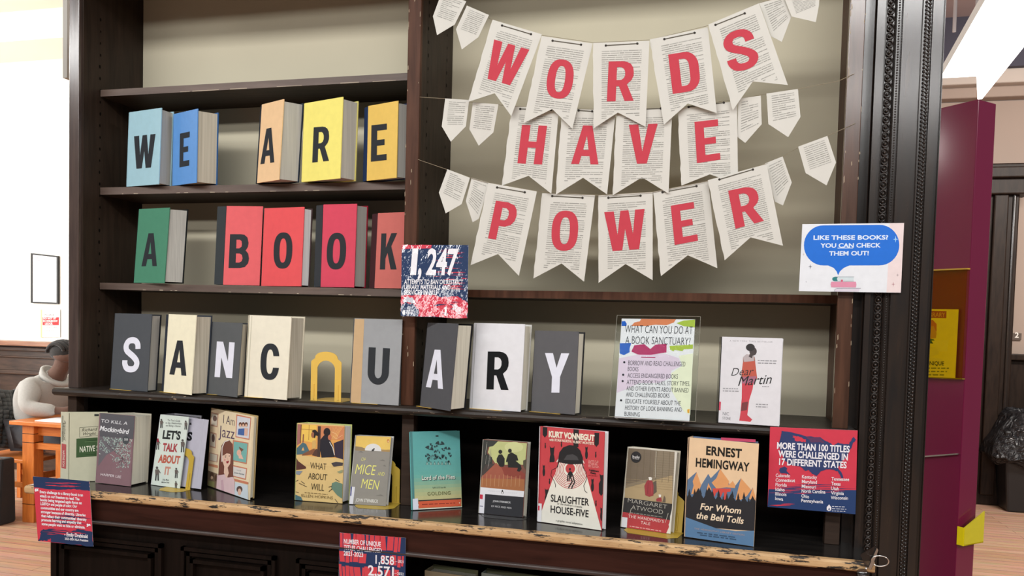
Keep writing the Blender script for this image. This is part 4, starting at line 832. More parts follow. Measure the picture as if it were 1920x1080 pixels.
K11 = (980, 780, 4.5)
def art_ht(a):
    a.poly('d8d2c4', [(890, 265), (1310, 300), (1245, 1000), (833, 940)]); a.poly('8a7c66', [(894, 272), (1284, 302), (1262, 745), (858, 690)]); a.poly('b09a74', [(858, 610), (1264, 500), (1262, 742), (858, 688)]); a.poly('786a58', [(894, 272), (1120, 290), (1100, 520), (868, 580)])
    for i in range(16): y = 290+i*20; a.line('7c6e5a' if y < 520 else 'a8926c', 2, (892-(y-272)*.09, y), (1284-(y-300)*.05, y+34))
    for i in range(7): x = 920+i*54; a.line('75684f', 2, (x, 280+i*3), (x-14, 560))
    a.poly('5f5448', [(1100, 560), (1128, 545), (1132, 640), (1095, 668)])
    a.poly('9c3a3e', [(1050, 545), (1068, 540), (1095, 545), (1106, 590), (1104, 670), (1070, 682), (1036, 668), (1028, 590)]); a.poly('e8e4dc', [(1062, 518), (1078, 514), (1094, 522), (1088, 542), (1070, 542)]); a.line('7f2c32', 4, (1060, 560), (1056, 660)); a.line('b04a4c', 4, (1085, 560), (1090, 660))
    a.poly('9c3a3e', [(1145, 690), (1170, 686), (1176, 724), (1130, 720), (1128, 700)]); a.poly('e8e4dc', [(1148, 662), (1170, 664), (1166, 686), (1152, 686)]); a.poly('6a5c4c', [(1195, 670), (1206, 690), (1206, 730), (1180, 728)])
    a.poly('2e2c2c', [(858, 688), (1262, 742), (1252, 880), (846, 808)]); a.poly('b23c40', [(846, 808), (1252, 880), (1220, 998), (833, 940)])
    a.text('b8b4aa', 'MARGARET', 888, 728, 1218, 784, 34, -.012); a.text('b8b4aa', 'ATWOOD', 918, 786, 1184, 830, 36, -.012); a.bars('8a8880', 905, 818, 1190, 858, 0, 1, 7, 24)
    a.text('ecd8d2', "THE HANDMAID'S", 892, 856, 1190, 902, 24, 0, 0, 1.1); a.text('ecd8d2', 'TALE', 998, 910, 1076, 922, 24, 0, 0, 1.1); a.bars('dca8a4', 905, 932, 1180, 976, 0, 1, 7, 26)
    a.poly('dcdce0', [(838, 852), (886, 858), (880, 948), (833, 940)])
    a.ell('211f20', 958, 347, 44, 48); a.text('ecebea', 'hulu', 928, 352, 986, 358, 22, .012); a.bars('b8b6b2', 930, 362, 982, 368, 0, 1, 5, 12)
    a.jag('dfdace', [(1284, 302), (1310, 302), (1252, 990), (1215, 1000), (1240, 900), (1268, 740)], 5, 6)
    for p in (((895, 268), (1080, 282)), ((1130, 300), (1120, 520)), ((888, 280), (860, 690)), ((1205, 900), (1230, 820)), ((905, 830), (918, 780))): a.line('d8d2c4', 3, *p)
r, pl = book('HT', 'book', 'battered brown paperback with two small red-cloaked figures and torn corners', .018, (1275.5, 848), 'd8d2c4', PG_CREAM, art_ht, K11, 1, back='cfc8b6', group=G2, tc=.0008)
bookend(-.180, .0135, Z5, .224, .122, .110, .070, YDK, 'ochre yellow bookend behind the battered brown paperback', 'bookends', True, .183)

K12 = (1260, 780, 3.6)
def art_hm(a):
    a.poly('e8c9a4', [(117, 150), (588, 195), (566, 600), (100, 540)]); a.poly('5f7896', [(100, 540), (105, 430), (165, 378), (195, 470), (245, 390), (262, 420), (325, 355), (380, 440), (395, 480), (410, 437), (428, 470), (465, 420), (535, 500), (545, 482), (566, 560), (566, 620), (100, 560)])
    for p in ([(167, 380), (198, 470), (170, 520), (130, 528), (146, 470), (140, 440)], [(325, 357), (385, 440), (380, 480), (300, 490), (268, 450), (300, 420)], [(410, 438), (428, 468), (425, 486), (370, 482)], [(466, 420), (535, 498), (505, 540), (440, 580), (430, 560), (450, 480)], [(246, 452), (268, 500), (232, 505)], [(545, 484), (562, 540), (565, 570), (520, 560)]): a.poly('e0a06a', p)
    a.poly('d05048', [(275, 488), (398, 490), (394, 510), (372, 512), (364, 570), (350, 568), (352, 520), (345, 512), (322, 560), (306, 560), (312, 510), (296, 520), (288, 545), (280, 530)])
    fir = [(100, 530)]; random.seed(5); x = 100
    while x < 560:
        s_ = random.uniform(.6, 1.5); h_ = 46*s_; w_ = 30*s_; yb = 545+(x-100)*.085
        fir += [(x+2, yb), (x+w_*.35, yb-h_*.35), (x+w_*.25, yb-h_*.35), (x+w_*.5, yb-h_), (x+w_*.75, yb-h_*.35), (x+w_*.65, yb-h_*.35), (x+w_-2, yb)]; x += w_
    fir += [(566, 590), (556, 775)]+[(556-46*i, 775-2*i*(1+.6*math.sin(i/3))) for i in range(1, 10)]+[(92, 684)]
    a.poly('2e2e32', fir); a.poly('5f83a8', [(92, 682), (190, 718), (300, 758), (430, 776), (555, 774), (550, 888), (88, 822)])
    for i, (x, yb, s_) in enumerate(((178, 560, 2.2), (250, 560, 2.4), (400, 590, 2.0), (545, 600, 1.8))): a.poly('2e2e32', [(x-16*s_, yb), (x-9*s_, yb-14*s_), (x-11*s_, yb-14*s_), (x-5*s_, yb-24*s_), (x, yb-34*s_), (x+5*s_, yb-24*s_), (x+11*s_, yb-14*s_), (x+9*s_, yb-14*s_), (x+16*s_, yb)])
    a.text('26231f', 'ERNEST', 230, 260, 470, 282, 56, .035, 0, 1.05); a.text('26231f', 'HEMINGWAY', 160, 340, 522, 374, 56, .03, 0, 1.05)
    a.text('f0dcc0', 'For Whom', 190, 630, 466, 660, 42, .02, .2); a.text('f0dcc0', 'the Bell Tolls', 164, 690, 484, 728, 42, .02, .2)
    a.text('a89a9c', 'THE HEMINGWAY LIBRARY EDITION', 150, 764, 488, 808, 11, .01, 0, 1.1); a.bars('3f5670', 170, 790, 458, 826, 0, 1, 8, 36); a.bars('3f5670', 190, 806, 440, 838, 0, 1, 8, 36)
r, pl = book('HM', 'book', 'hardback with orange mountains and black fir trees, rightmost book on the counter', .034, (1421, 828), 'e8c9a4', PG_CREAM, art_hm, K12, 1, back='5b6f90', spine='cbb094', group=G2)
m = MB(); q0 = pl.w(.07, .2285, -.006); m.box((q0.x, q0.y, q0.z), (q0.x+.075, q0.y+.004, q0.z+.006), pmat('c24a6a')); m.build('pink_slip', r)

# ---------------------------------------------------------------- the two pieces at the right of the black shelf
K13 = (1120, 570, 4.321)
def art_dm(a):
    a.poly('e0dfe4', [(1012, 270), (1502, 282), (1473, 995), (980, 965)]); a.text('8a8a8e', 'A NEW YORK TIMES BESTSELLER', 1072, 304, 1420, 314, 12, -.005, 0, 1.2)
    a.poly('9a6a60', [(1205, 430), (1240, 400), (1275, 430), (1280, 470), (1180, 475), (1180, 430)]); a.poly('b9aeb0', [(1180, 430), (1210, 405), (1270, 420), (1268, 462), (1190, 470)])
    a.poly('c05a48', [(1180, 470), (1278, 462), (1295, 600), (1270, 640), (1170, 640), (1168, 560)]); a.poly('a86a80', [(1172, 590), (1290, 585), (1270, 645), (1170, 645)]); a.poly('cc4450', [(1172, 645), (1265, 640), (1258, 690), (1230, 780), (1215, 900), (1255, 935), (1240, 955), (1150, 945), (1160, 880), (1170, 760)]); a.poly('7a3a3c', [(1172, 800), (1222, 790), (1212, 860), (1162, 868)])
    a.ell('453b3b', 1262, 384, 30, 34); a.ell('2a2626', 1240, 352, 36, 30); a.poly('453b3b', [(1240, 400), (1262, 410), (1252, 440), (1226, 425)])
    a.text('232325', 'Dear', 1084, 582, 1266, 574, 62, -.008, .28); a.text('19191a', 'Martin', 1140, 664, 1412, 644, 76, .0, .28)
    for x0, y0, n, w_ in ((1300, 462, 2, 160), (1018, 688, 2, 140), (1285, 816, 2, 110)): a.bars('9a9a9e', x0, y0, x0+w_, y0+4, 20, n, 8, 22)
    a.bars('9a9a9e', 1336, 672, 1398, 674, 0, 1, 7, 14); a.text('77777b', 'NIC', 1016, 900, 1066, 904, 26, -.005); a.text('77777b', 'STONE', 1014, 934, 1080, 940, 22, -.005)
    a.poly('cf3a58', [(985, 790), (1002, 792), (998, 862), (978, 860)])
r, pl = book('DM', 'book', 'white book with a tall red and black figure, rightmost on the black shelf', .026, .131, 'e0dfe4', PG_WHITE, art_dm, K13, 2, spine='1c1c1e', back='dcdce0', left_shift=-.006)

plx, u0, n0, v, w, h = bplane('HOLD')
hold = thing('sign_holder', plx.o, 'clear acrylic stand holding a colourful printed sheet of book sanctuary activities', 'sign holder')
hp = Plane(plx.o, plx.u, plx.v)
def rectp(pl, q, d0, d1, mat, mb): 
    P = [pl.w(a, b, d0) for a, b in q]; mb.prism([P], pl.n*(d1-d0), mat)
qq = [(lambda c: (c[0], max(c[1], .0005)))(hp.px(x, y)) for x, y in ((1141.5, 784), (1304, 791.5), (1313.8, 594), (1157.5, 591.5))]
m = MB(); rectp(hp, qq, .0015, .003, ACRYL, m); rectp(hp, qq, -.003, -.0015, ACRYL, m); 
for p_, q_ in zip(qq, qq[1:]+qq[:1]): m.tube([hp.w(*p_, .0022), hp.w(*q_, .0022)], .00055, pmat('8f8b80', 1), 5)
m.build('acrylic_sleeve', hold)
m = MB(); b0 = hp.w(*qq[0]); b1 = hp.w(*qq[1]); m.prism([[b0+Vector((0, 0, .0)), b1+Vector((0, 0, .0)), b1+Vector((.0, .075, .0)), b0+Vector((0, .075, .0))]], (0, 0, .002), ACRYL); m.build('foot', hold)
m = MB(); sq_ = [hp.px(*t) for t in ((1152.4, 783), (1292.4, 791), (1303.5, 599), (1165.8, 597.3))]; rectp(hp, sq_, -.001, 0, pmat('e6e8ee'), m); a = Art(m, hp, K13, 0); a.base = .0002
a.poly('e0d0e4', [(175, 440), (330, 410), (560, 405), (660, 440), (680, 500), (600, 540), (590, 600), (500, 640), (340, 640), (210, 700), (158, 720)]); a.poly('e8edd2', [(660, 420), (776, 400), (752, 900), (700, 870), (600, 700), (600, 560), (690, 500)])
a.poly('d8845c', [(355, 121), (638, 124), (620, 150), (560, 172), (470, 168), (400, 178), (275, 178), (300, 150), (345, 140)]); a.poly('a9c24c', [(640, 155), (700, 134), (792, 127), (790, 190), (700, 180)]); a.poly('2b62c4', [(198, 140), (225, 138), (238, 160), (235, 178), (197, 178)])
a.poly('2b62c4', [(182, 318), (275, 316), (262, 360), (262, 390), (215, 415), (182, 400)]); a.poly('b43468', [(275, 385), (300, 335), (380, 325), (430, 365), (470, 330), (562, 322), (560, 392), (430, 412), (330, 410)]); a.line('b43468', 6, (355, 432), (470, 434)); a.poly('a9c24c', [(585, 340), (776, 328), (774, 362), (700, 368), (690, 382), (625, 372), (618, 384), (590, 370)]); a.poly('e2a640', [(728, 856), (748, 850), (746, 884), (730, 880)])
for t, x0, y0, x1, y1, h_ in (('WHAT CAN YOU DO AT', 222, 232, 770, 244, 62), ('A BOOK SANCTUARY?', 226, 322, 752, 334, 62), ('BORROW AND READ CHALLENGED', 250, 496, 712, 506, 38), ('BOOKS', 246, 542, 332, 546, 34), ('ACCESS ENDANGERED BOOKS', 244, 596, 652, 606, 36), ('ATTEND BOOK TALKS, STORY TIMES,', 238, 650, 750, 664, 36), ('AND OTHER EVENTS ABOUT BANNED', 236, 700, 738, 718, 36), ('AND CHALLENGED BOOKS', 232, 750, 584, 760, 36), ('EDUCATE YOURSELF ABOUT THE', 228, 804, 674, 822, 36), ('HISTORY OF LOOK BANNING AND', 224, 858, 684, 874, 36), ('BURNING', 220, 906, 344, 912, 34)):
    a.text('2f3138', t, x0, y0, x1, y1, h_, -.010)
for x, y in ((219, 472), (210, 574), (206, 625), (193, 780)): a.ell('33353c', x, y, 9, 9, 10)
m.build('printed_sheet', hold)
# ---------------------------------------------------------------- bunting of book pages
PAPER = plaster('book_page_paper', (.65, .635, .585), 30, .04, .75)
RED = 'c34552'
def inpoly(x, y, P):
    c = False
    for (x0, y0), (x1, y1) in zip(P, P[1:]+P[:1]):
        if (y0 > y) != (y1 > y) and x < (x1-x0)*(y-y0)/(y1-y0)+x0: c = not c
    return c
def pennant(poly, quad, y, label, group, name, glyph=None, holes_=None, rows=36, ragged_left=True, tilt=0.0, lean=0.0):
    """poly, quad, holes_ in reference pixels; the sheet hangs at depth y, turned a little by tilt and lean"""
    cx = sum(p[0] for p in poly)/len(poly); cy = sum(p[1] for p in poly)/len(poly); o = onY(cx, cy, y)
    u = Vector((math.cos(tilt), -math.sin(tilt), 0)); n0 = Vector((-math.sin(tilt), -math.cos(tilt), 0)); v = Vector((0, 0, 1))*math.cos(lean)-n0*math.sin(lean)
    pl = Plane(o, u, v); out = []
    random.seed(int(cx*7+cy))
    for i, p in enumerate(poly):
        q = poly[(i+1) % len(poly)]
        if ragged_left and i == len(poly)-1:
            for k in range(14): f = k/14; out.append((p[0]+(q[0]-p[0])*f+random.uniform(-1.1, .7)*(k > 0), p[1]+(q[1]-p[1])*f))
        else: out.append(p)
    r = thing(name, o, label, 'pennant', group)
    m = MB(); L3 = [pl.w(*pl.px(*p), 0) for p in out]; m.prism([L3], pl.n*-.0004, PAPER)
    a = Art(m, pl, (0, 0, 1), 0); tl, tr, br, bl = quad; d = a.d(); ink = [pmat(c) for c in ('a3a29c', 'aeada7', '989791')]
    def B(s_, t): return (tl[0]+(tr[0]-tl[0])*s_+(bl[0]-tl[0])*t+(br[0]-tr[0]-bl[0]+tl[0])*s_*t, tl[1]+(tr[1]-tl[1])*s_+(bl[1]-tl[1])*t+(br[1]-tr[1]-bl[1]+tl[1])*s_*t)
    W = math.hypot(tr[0]-tl[0], tr[1]-tl[1]); x0s = .16+random.uniform(-.02, .02); x1s = .87
    for k in range(rows):
        t = .10+.88*k/rows; s_ = x0s+(.05 if random.random() < .12 else 0); end = x1s-(random.uniform(.1, .5) if random.random() < .14 else 0)
        while s_ < end-.01:
            w = min(random.uniform(6, 20)/W, end-s_); P = [B(s_, t), B(s_+w, t), B(s_+w, t+.36*.88/rows), B(s_, t+.36*.88/rows)]
            if all(inpoly(x+dx, yy+dy, poly) for x, yy in P for dx, dy in ((2, 0), (-2, 0), (0, 2))): m.face([pl.w(*pl.px(*q), d) for q in P], random.choice(ink))
            s_ += w+1.2/W
    if holes_:
        (ax, ay), (bx, by) = holes_; a.line('5f5a50', 2.0, (ax, ay), (bx, by)); a.ell('3b3733', ax, ay, 2.3, 2.3, 10); a.ell('3b3733', bx, by, 2.3, 2.3, 10)
    m.build('page', r)
    if glyph:
        ch, q4 = glyph; m = MB(); a = Art(m, pl, (0, 0, 1), 0); a.base = .0006; a.glyph(RED, ch, *q4); m.build('letter', r)
    return r
F1 = (780, 0, 3.376); F2 = (1180, 0, 3.375); F3 = (780, 300, 4.5); F4 = (1180, 240, 3.375)
def cc(c, *pts): return [(c[0]+x/c[2], c[1]+y/c[2]) for x, y in pts]
GP = 'letter pennants of the bunting'; GS = 'plain pennants of the bunting'
def word(row, y, items):
    for ch, poly, gl, ho, lab, dy in items:
        quad = (poly[0], poly[1], poly[2], poly[-1])
        pennant(poly, quad, y+dy, lab, GP, 'letter_pennant', (ch, gl), ho, tilt=random.uniform(-.05, .05), lean=random.uniform(-.02, .04))
word(1, -.012, [
 ('W', [(923.7, 37), (1016, 64.3), (958.6, 217.7), (927.5, 174.8), (877.7, 191)], cc(F1, (495, 250), (718, 315), (629, 550), (420, 490)), cc(F1, (545, 162), (728, 217)), 'tilted book page pennant with a red letter W, first of the top row', -.002),
 ('O', [(1015.5, 67.5), (1111.2, 81.5), (1073.2, 241.4), (1035.3, 204.4), (981.4, 231)], cc(F1, (850, 366), (1012, 388), (978, 634), (812, 614)), cc(F1, (865, 258), (1045, 283)), 'book page pennant with a red letter O in the top row', .001),
 ('R', [(1112.3, 80.6), (1217.6, 76.4), (1210.5, 237.9), (1158.6, 210.9), (1113.2, 240.5)], cc(F1, (1220, 390), (1384, 386), (1378, 638), (1208, 643)), [(1136, 85.5), (1195, 81.8)], 'book page pennant with a red letter R in the middle of the top row', 0),
 ('D', [(1218.5, 74), (1327.3, 51), (1343.9, 211.9), (1289.6, 194), (1244.6, 234)], cc(F2, (246, 346), (428, 316), (456, 568), (275, 595)), cc(F2, (222, 248), (413, 208)), 'book page pennant with a red letter D in the top row', .001),
 ('S', [(1328.1, 46), (1423, 6), (1477.2, 159.4), (1411.7, 152.6), (1374, 206.8)], cc(F2, (580, 222), (768, 164), (830, 412), (640, 472)), cc(F2, (545, 158), (730, 85)), 'tilted book page pennant with a red letter S, last of the top row', -.002)])
word(2, .0, [
 ('H', [(960, 199), (1048, 204.4), (1033.8, 363.3), (991, 329.6), (941, 348)], cc(F1, (672, 790), (830, 797), (798, 1042), (642, 1034)), cc(F1, (660, 690), (855, 696)), 'book page pennant with a red letter H, first of the middle row', 0),
 ('A', [(1054, 204), (1154.7, 207), (1138.2, 364.4), (1093.3, 333.3), (1042, 365)], cc(F1, (1005, 793), (1170, 797), (1155, 1041), (982, 1038)), cc(F1, (1030, 700), (1115, 705)), 'book page pennant with a red letter A in the middle row', .001),
 ('V', [(1156, 206), (1260.6, 203), (1253.5, 363), (1203.7, 332.4), (1148.9, 366.2)], [(1179, 234), (1233.3, 232), (1229, 306.5), (1178, 307.2)], [(1180, 206), (1239, 203.5)], 'book page pennant with a red letter V in the middle row', 0),
 ('E', [(1270.4, 203), (1381.5, 189.6), (1384, 345), (1331, 326.8), (1277.8, 348)], cc(F2, (412, 772), (560, 755), (577, 1010), (428, 1033)), cc(F2, (375, 677), (598, 650)), 'book page pennant with a red letter E, last of the middle row', .001)])
word(3, .010, [
 ('P', [(915.6, 342.9), (1006.7, 358.9), (972.9, 517.3), (933.8, 476.2), (882.2, 497.3)], cc(F3, (675, 343), (868, 370), (808, 690), (608, 662)), cc(F3, (685, 232), (918, 273)), 'book page pennant with a red letter P, first of the bottom row', -.018),
 ('O', [(1016.7, 362.2), (1115.6, 366.2), (1095.1, 528.2), (1052.9, 494), (1000, 522.2)], cc(F3, (1155, 425), (1378, 430), (1358, 768), (1135, 765)), cc(F3, (1150, 305), (1405, 320)), 'book page pennant with a red letter O in the bottom row', 0),
 ('W', [(1121.8, 366.7), (1223.9, 360), (1223.6, 525.3), (1172.9, 495.1), (1122.2, 530.4)], [(1132.9, 397.8), (1208.7, 391.7), (1210, 466.5), (1137, 471.5)], [(1140.7, 371), (1201, 367)], 'book page pennant with a red letter W in the bottom row', .001),
 ('E', [(1224.4, 360), (1328.1, 340.1), (1345, 502.8), (1289.6, 478.5), (1239.3, 517.6)], cc(F4, (262, 492), (407, 468), (435, 713), (287, 741)), cc(F4, (210, 407), (425, 368)), 'book page pennant with a red letter E in the bottom row', -.001),
 ('R', [(1327.3, 337.8), (1437.2, 307.6), (1468, 460.7), (1407.3, 445), (1358.7, 488)], cc(F4, (625, 397), (806, 360), (852, 588), (672, 638)), cc(F4, (570, 326), (782, 263)), 'book page pennant with a red letter R, last of the bottom row', -.018)])
small = [
 ([(828, -14), (874.2, 2.4), (852.6, 45.9), (819.4, 65.8), (811.7, 30.5)], .0, 'small plain page pennant leftmost in the top row'),
 ([(875.4, 10.4), (916.8, 28.1), (897, 69.6), (865.9, 92.7), (854.9, 54.8)], -.002, 'small plain page pennant just left of the letter W of the top row'),
 ([(1423.6, 6), (1469, -6), (1483.7, 31), (1465.9, 78.5), (1445.8, 68)], .002, 'small plain page pennant just right of the letter S'),
 ([(1470.5, -3), (1537, -22), (1535.5, 10), (1529.6, 41.5), (1484.6, 31)], -.002, 'small plain page pennant at the top right, beside the brown stile'),
 ([(834.8, 184.5), (879.8, 187.5), (873.3, 237), (845.2, 265.7), (828.3, 237)], .002, 'small plain page pennant leftmost in the middle row'),
 ([(886.6, 192), (934.6, 195.5), (925.1, 248.2), (897.6, 273.1), (880.1, 242.3)], .002, 'small plain page pennant just left of the letter H'),
 ([(1384, 185), (1426.5, 179.3), (1428.3, 232.6), (1397.2, 268.1), (1382.4, 256.3)], .004, 'small plain page pennant just right of the letter E of the middle row'),
 ([(1437.2, 175.4), (1496.1, 166.8), (1500.9, 219.3), (1477.8, 257.2), (1440.7, 232.6)], .002, 'small plain page pennant rightmost in the middle row'),
 ([(838.9, 317.3), (881.1, 333.3), (865.6, 382.7), (835.6, 400), (822.9, 361)], .0, 'small plain page pennant leftmost in the bottom row'),
 ([(884.4, 333.3), (918, 343), (897.8, 410), (886.2, 416.7), (873.3, 376.7)], .006, 'small plain page pennant half behind the letter P'),
 ([(1434, 306.5), (1467.4, 293.3), (1484.6, 342.2), (1468, 385.2), (1452.6, 377.8)], .004, 'small plain page pennant just right of the letter R of the bottom row'),
 ([(1496.4, 275), (1551.3, 254.8), (1567.6, 304.6), (1549.8, 347.6), (1510.4, 324.4)], .0, 'small plain page pennant alone at the right end of the bottom row'),
]
for poly, y, lab in small:
    pennant(poly, (poly[0], poly[1], poly[2], poly[4]), y, lab, GS, 'plain_pennant', None, None, rows=12, ragged_left=False, tilt=random.uniform(-.08, .08), lean=random.uniform(-.05, .05))
TW = plaster('jute_twine', (.30, .25, .17), 60, .1)
for pts, lab in (([(800, -28), (828, -14), (875, 10), (924, 38), (1015, 66), (1112, 80), (1218, 75), (1328, 48), (1423, 6), (1470, -8), (1600, -40)], 'thin twine carrying the top row of pennants'),
                 ([(787, 182), (794, 182.5), (835, 185), (887, 192), (960, 199), (1054, 204), (1156, 206), (1262, 203), (1384, 186), (1437, 176), (1496, 167), (1572, 152), (1602, 138)], 'thin twine carrying the middle row of pennants'),
                 ([(784, 299), (792, 302), (839, 318), (884, 334), (916, 343), (1007, 359), (1120, 366), (1224, 360), (1328, 339), (1437, 307), (1467, 294), (1500, 275), (1551, 255), (1571.5, 246), (1604, 231)], 'thin twine carrying the bottom row of pennants')):
    m = MB(); P = [onY(x, y, .0045 if 800 < x < 1570 else -.002) for x, y in pts]; m.tube(P, .0006, TW, 5)
    o = m.build('twine', loc=P[0]); tag(o, lab, 'string', 'bunting twine')

# ---------------------------------------------------------------- laminated cards
NAVY = '26395e'; CRED = 'cf3d50'; IVW = 'eceaf0'
def card(quad_px, y, label, art, crop, tilt=0., lean=0., gloss=1, thick=.0008, z=None):
    tl, tr, br, bl = quad_px; o = onY(*bl, y) if z is None else z
    u = Vector((math.cos(tilt), -math.sin(tilt), 0)); n0 = Vector((-math.sin(tilt), -math.cos(tilt), 0)); v = Vector((0, 0, 1))*math.cos(lean)-n0*math.sin(lean)
    pl = Plane(o, u, v); m = MB(); m.prism([[pl.w(*pl.px(*p), 0) for p in (bl, br, tr, tl)]], pl.n*-thick, pmat('dedee2', 0))
    a = Art(m, pl, crop, gloss); a.base = .0002; art(a); ob = m.build('card', loc=o); return tag(ob, label, 'card')
K20 = (740, 440, 6.75)
def art_1247(a):
    a.poly(NAVY, [(90, 130), (935, 132), (918, 1055), (78, 1030)]); a.jag(CRED, [(90, 130), (470, 131), (460, 175), (89, 182)], 5); a.jag(CRED, [(81, 770), (360, 760), (620, 790), (800, 780), (920, 860), (918, 1055), (78, 1030)], 12)
    random.seed(4); a.streaks(CRED, 480, 170, 930, 560, 22, 4, 16, .15, .6); a.streaks(NAVY, 480, 850, 900, 1000, 6, 10, 30, .1, .3); a.streaks(CRED, 600, 560, 915, 720, 10, 6, 20, .2, .7)
    a.jag('c6c8d2', [(105, 850), (130, 790), (230, 800), (290, 890), (200, 860)], 8); a.jag(NAVY, [(85, 900), (130, 860), (240, 880), (310, 960), (300, 1035), (80, 1028)], 8)
    a.text(IVW, '1', 200, 498, 275, 499, 310, .03); a.text(IVW, ',', 296, 500, 340, 501, 310, .04); a.text(IVW, '247', 398, 500, 790, 502, 310, .03); a.text(IVW, 'ATTEMPTS TO BAN OR RESTRICT', 122, 626, 866, 630, 58, .02); a.text(IVW, 'LIBRARY MATERIALS AND', 122, 692, 706, 698, 58, .02); a.text(IVW, 'SERVICES IN 2023', 122, 760, 540, 764, 58, .02)
    a.poly(IVW, [(120, 945), (140, 985), (132, 1015), (105, 1012), (95, 985)]); a.bars('d8d8e2', 150, 968, 240, 972, 18, 3, 8, 26)
    a.jag('e8e8f0', [(640, 920), (665, 905), (660, 1030), (635, 1020)], 5); a.jag('d8b0b8', [(730, 890), (780, 870), (860, 960), (820, 1010), (740, 950)], 8)
card([(753.3, 459.3), (878.5, 459.6), (876, 596.3), (751.6, 592.6)], -.042, 'glossy navy and red card reading 1,247 on the centre post', art_1247, K20, lean=.172, gloss=3)
K21 = (1480, 400, 6.75)
def art_like(a):
    a.poly('e4e8ee', [(165, 137), (1452, 122), (1410, 1005), (120, 985)]); a.poly('e8d8d8', [(1270, 125), (1452, 122), (1410, 1005), (1230, 1000), (1250, 650)]); 
    bl = '1f6fd6'; P = [(430, 152), (1140, 146)]+[(1140+252*math.cos(math.radians(t)), 402+257*math.sin(math.radians(t))) for t in range(-80, 91, 10)]+[(760, 660), (690, 690), (640, 735), (616, 785), (598, 735), (560, 690), (490, 660), (430, 660)]+[(430+246*math.cos(math.radians(t)), 406+254*math.sin(math.radians(t))) for t in range(100, 271, 10)]
    a.poly(bl, P)
    a.text('dbe8f8', 'LIKE THESE BOOKS?', 304, 334, 1250, 330, 52, .03); a.text('dbe8f8', 'YOU CAN CHECK', 392, 434, 1156, 430, 52, .03); a.text('dbe8f8', 'THEM OUT!', 502, 534, 1004, 530, 52, .03); a.line('dbe8f8', 8, (610, 440), (806, 439))
    def star(x, y, s_, c): a.poly(c, [(x, y-s_), (x+.14*s_, y-.14*s_), (x+.8*s_, y), (x+.14*s_, y+.14*s_), (x, y+s_), (x-.14*s_, y+.14*s_), (x-.8*s_, y), (x-.14*s_, y-.14*s_)])
    star(1345, 328, 44, '9fd0f4'); star(265, 675, 34, '6a6f7c'); star(1370, 782, 22, 'a08f94'); star(1315, 898, 32, 'b98a92'); star(180, 520, 22, 'cfc6bc'); star(212, 868, 12, '9a9ca4')
    a.poly('2f7f80', [(575, 803), (612, 803), (612, 860), (575, 860), (550, 850), (542, 830), (550, 812)]); a.poly('cfdde2', [(612, 806), (815, 806), (812, 856), (612, 856), (602, 830)]); a.line('8a9098', 5, (575, 804), (820, 804)); a.line('8aa8a4', 5, (575, 858), (815, 858))
    a.poly('dc92ac', [(530, 866), (842, 866), (848, 900), (842, 938), (530, 936), (522, 900)]); a.poly('d0607a', [(650, 840), (678, 840), (676, 866), (652, 866)]); a.poly('d9d2e0', [(590, 952), (890, 950), (880, 990), (575, 990), (575, 965)]); a.line('8f8f9c', 5, (572, 988), (578, 960), (605, 948), (905, 947))
card([(1504.4, 420.3), (1695.1, 418.1), (1688.9, 548.9), (1497.8, 545.9)], -.022, 'white card with a blue speech bubble, fixed on the carved pilaster', art_like, K21, lean=-.02)
K22 = (1260, 780, 3.6)
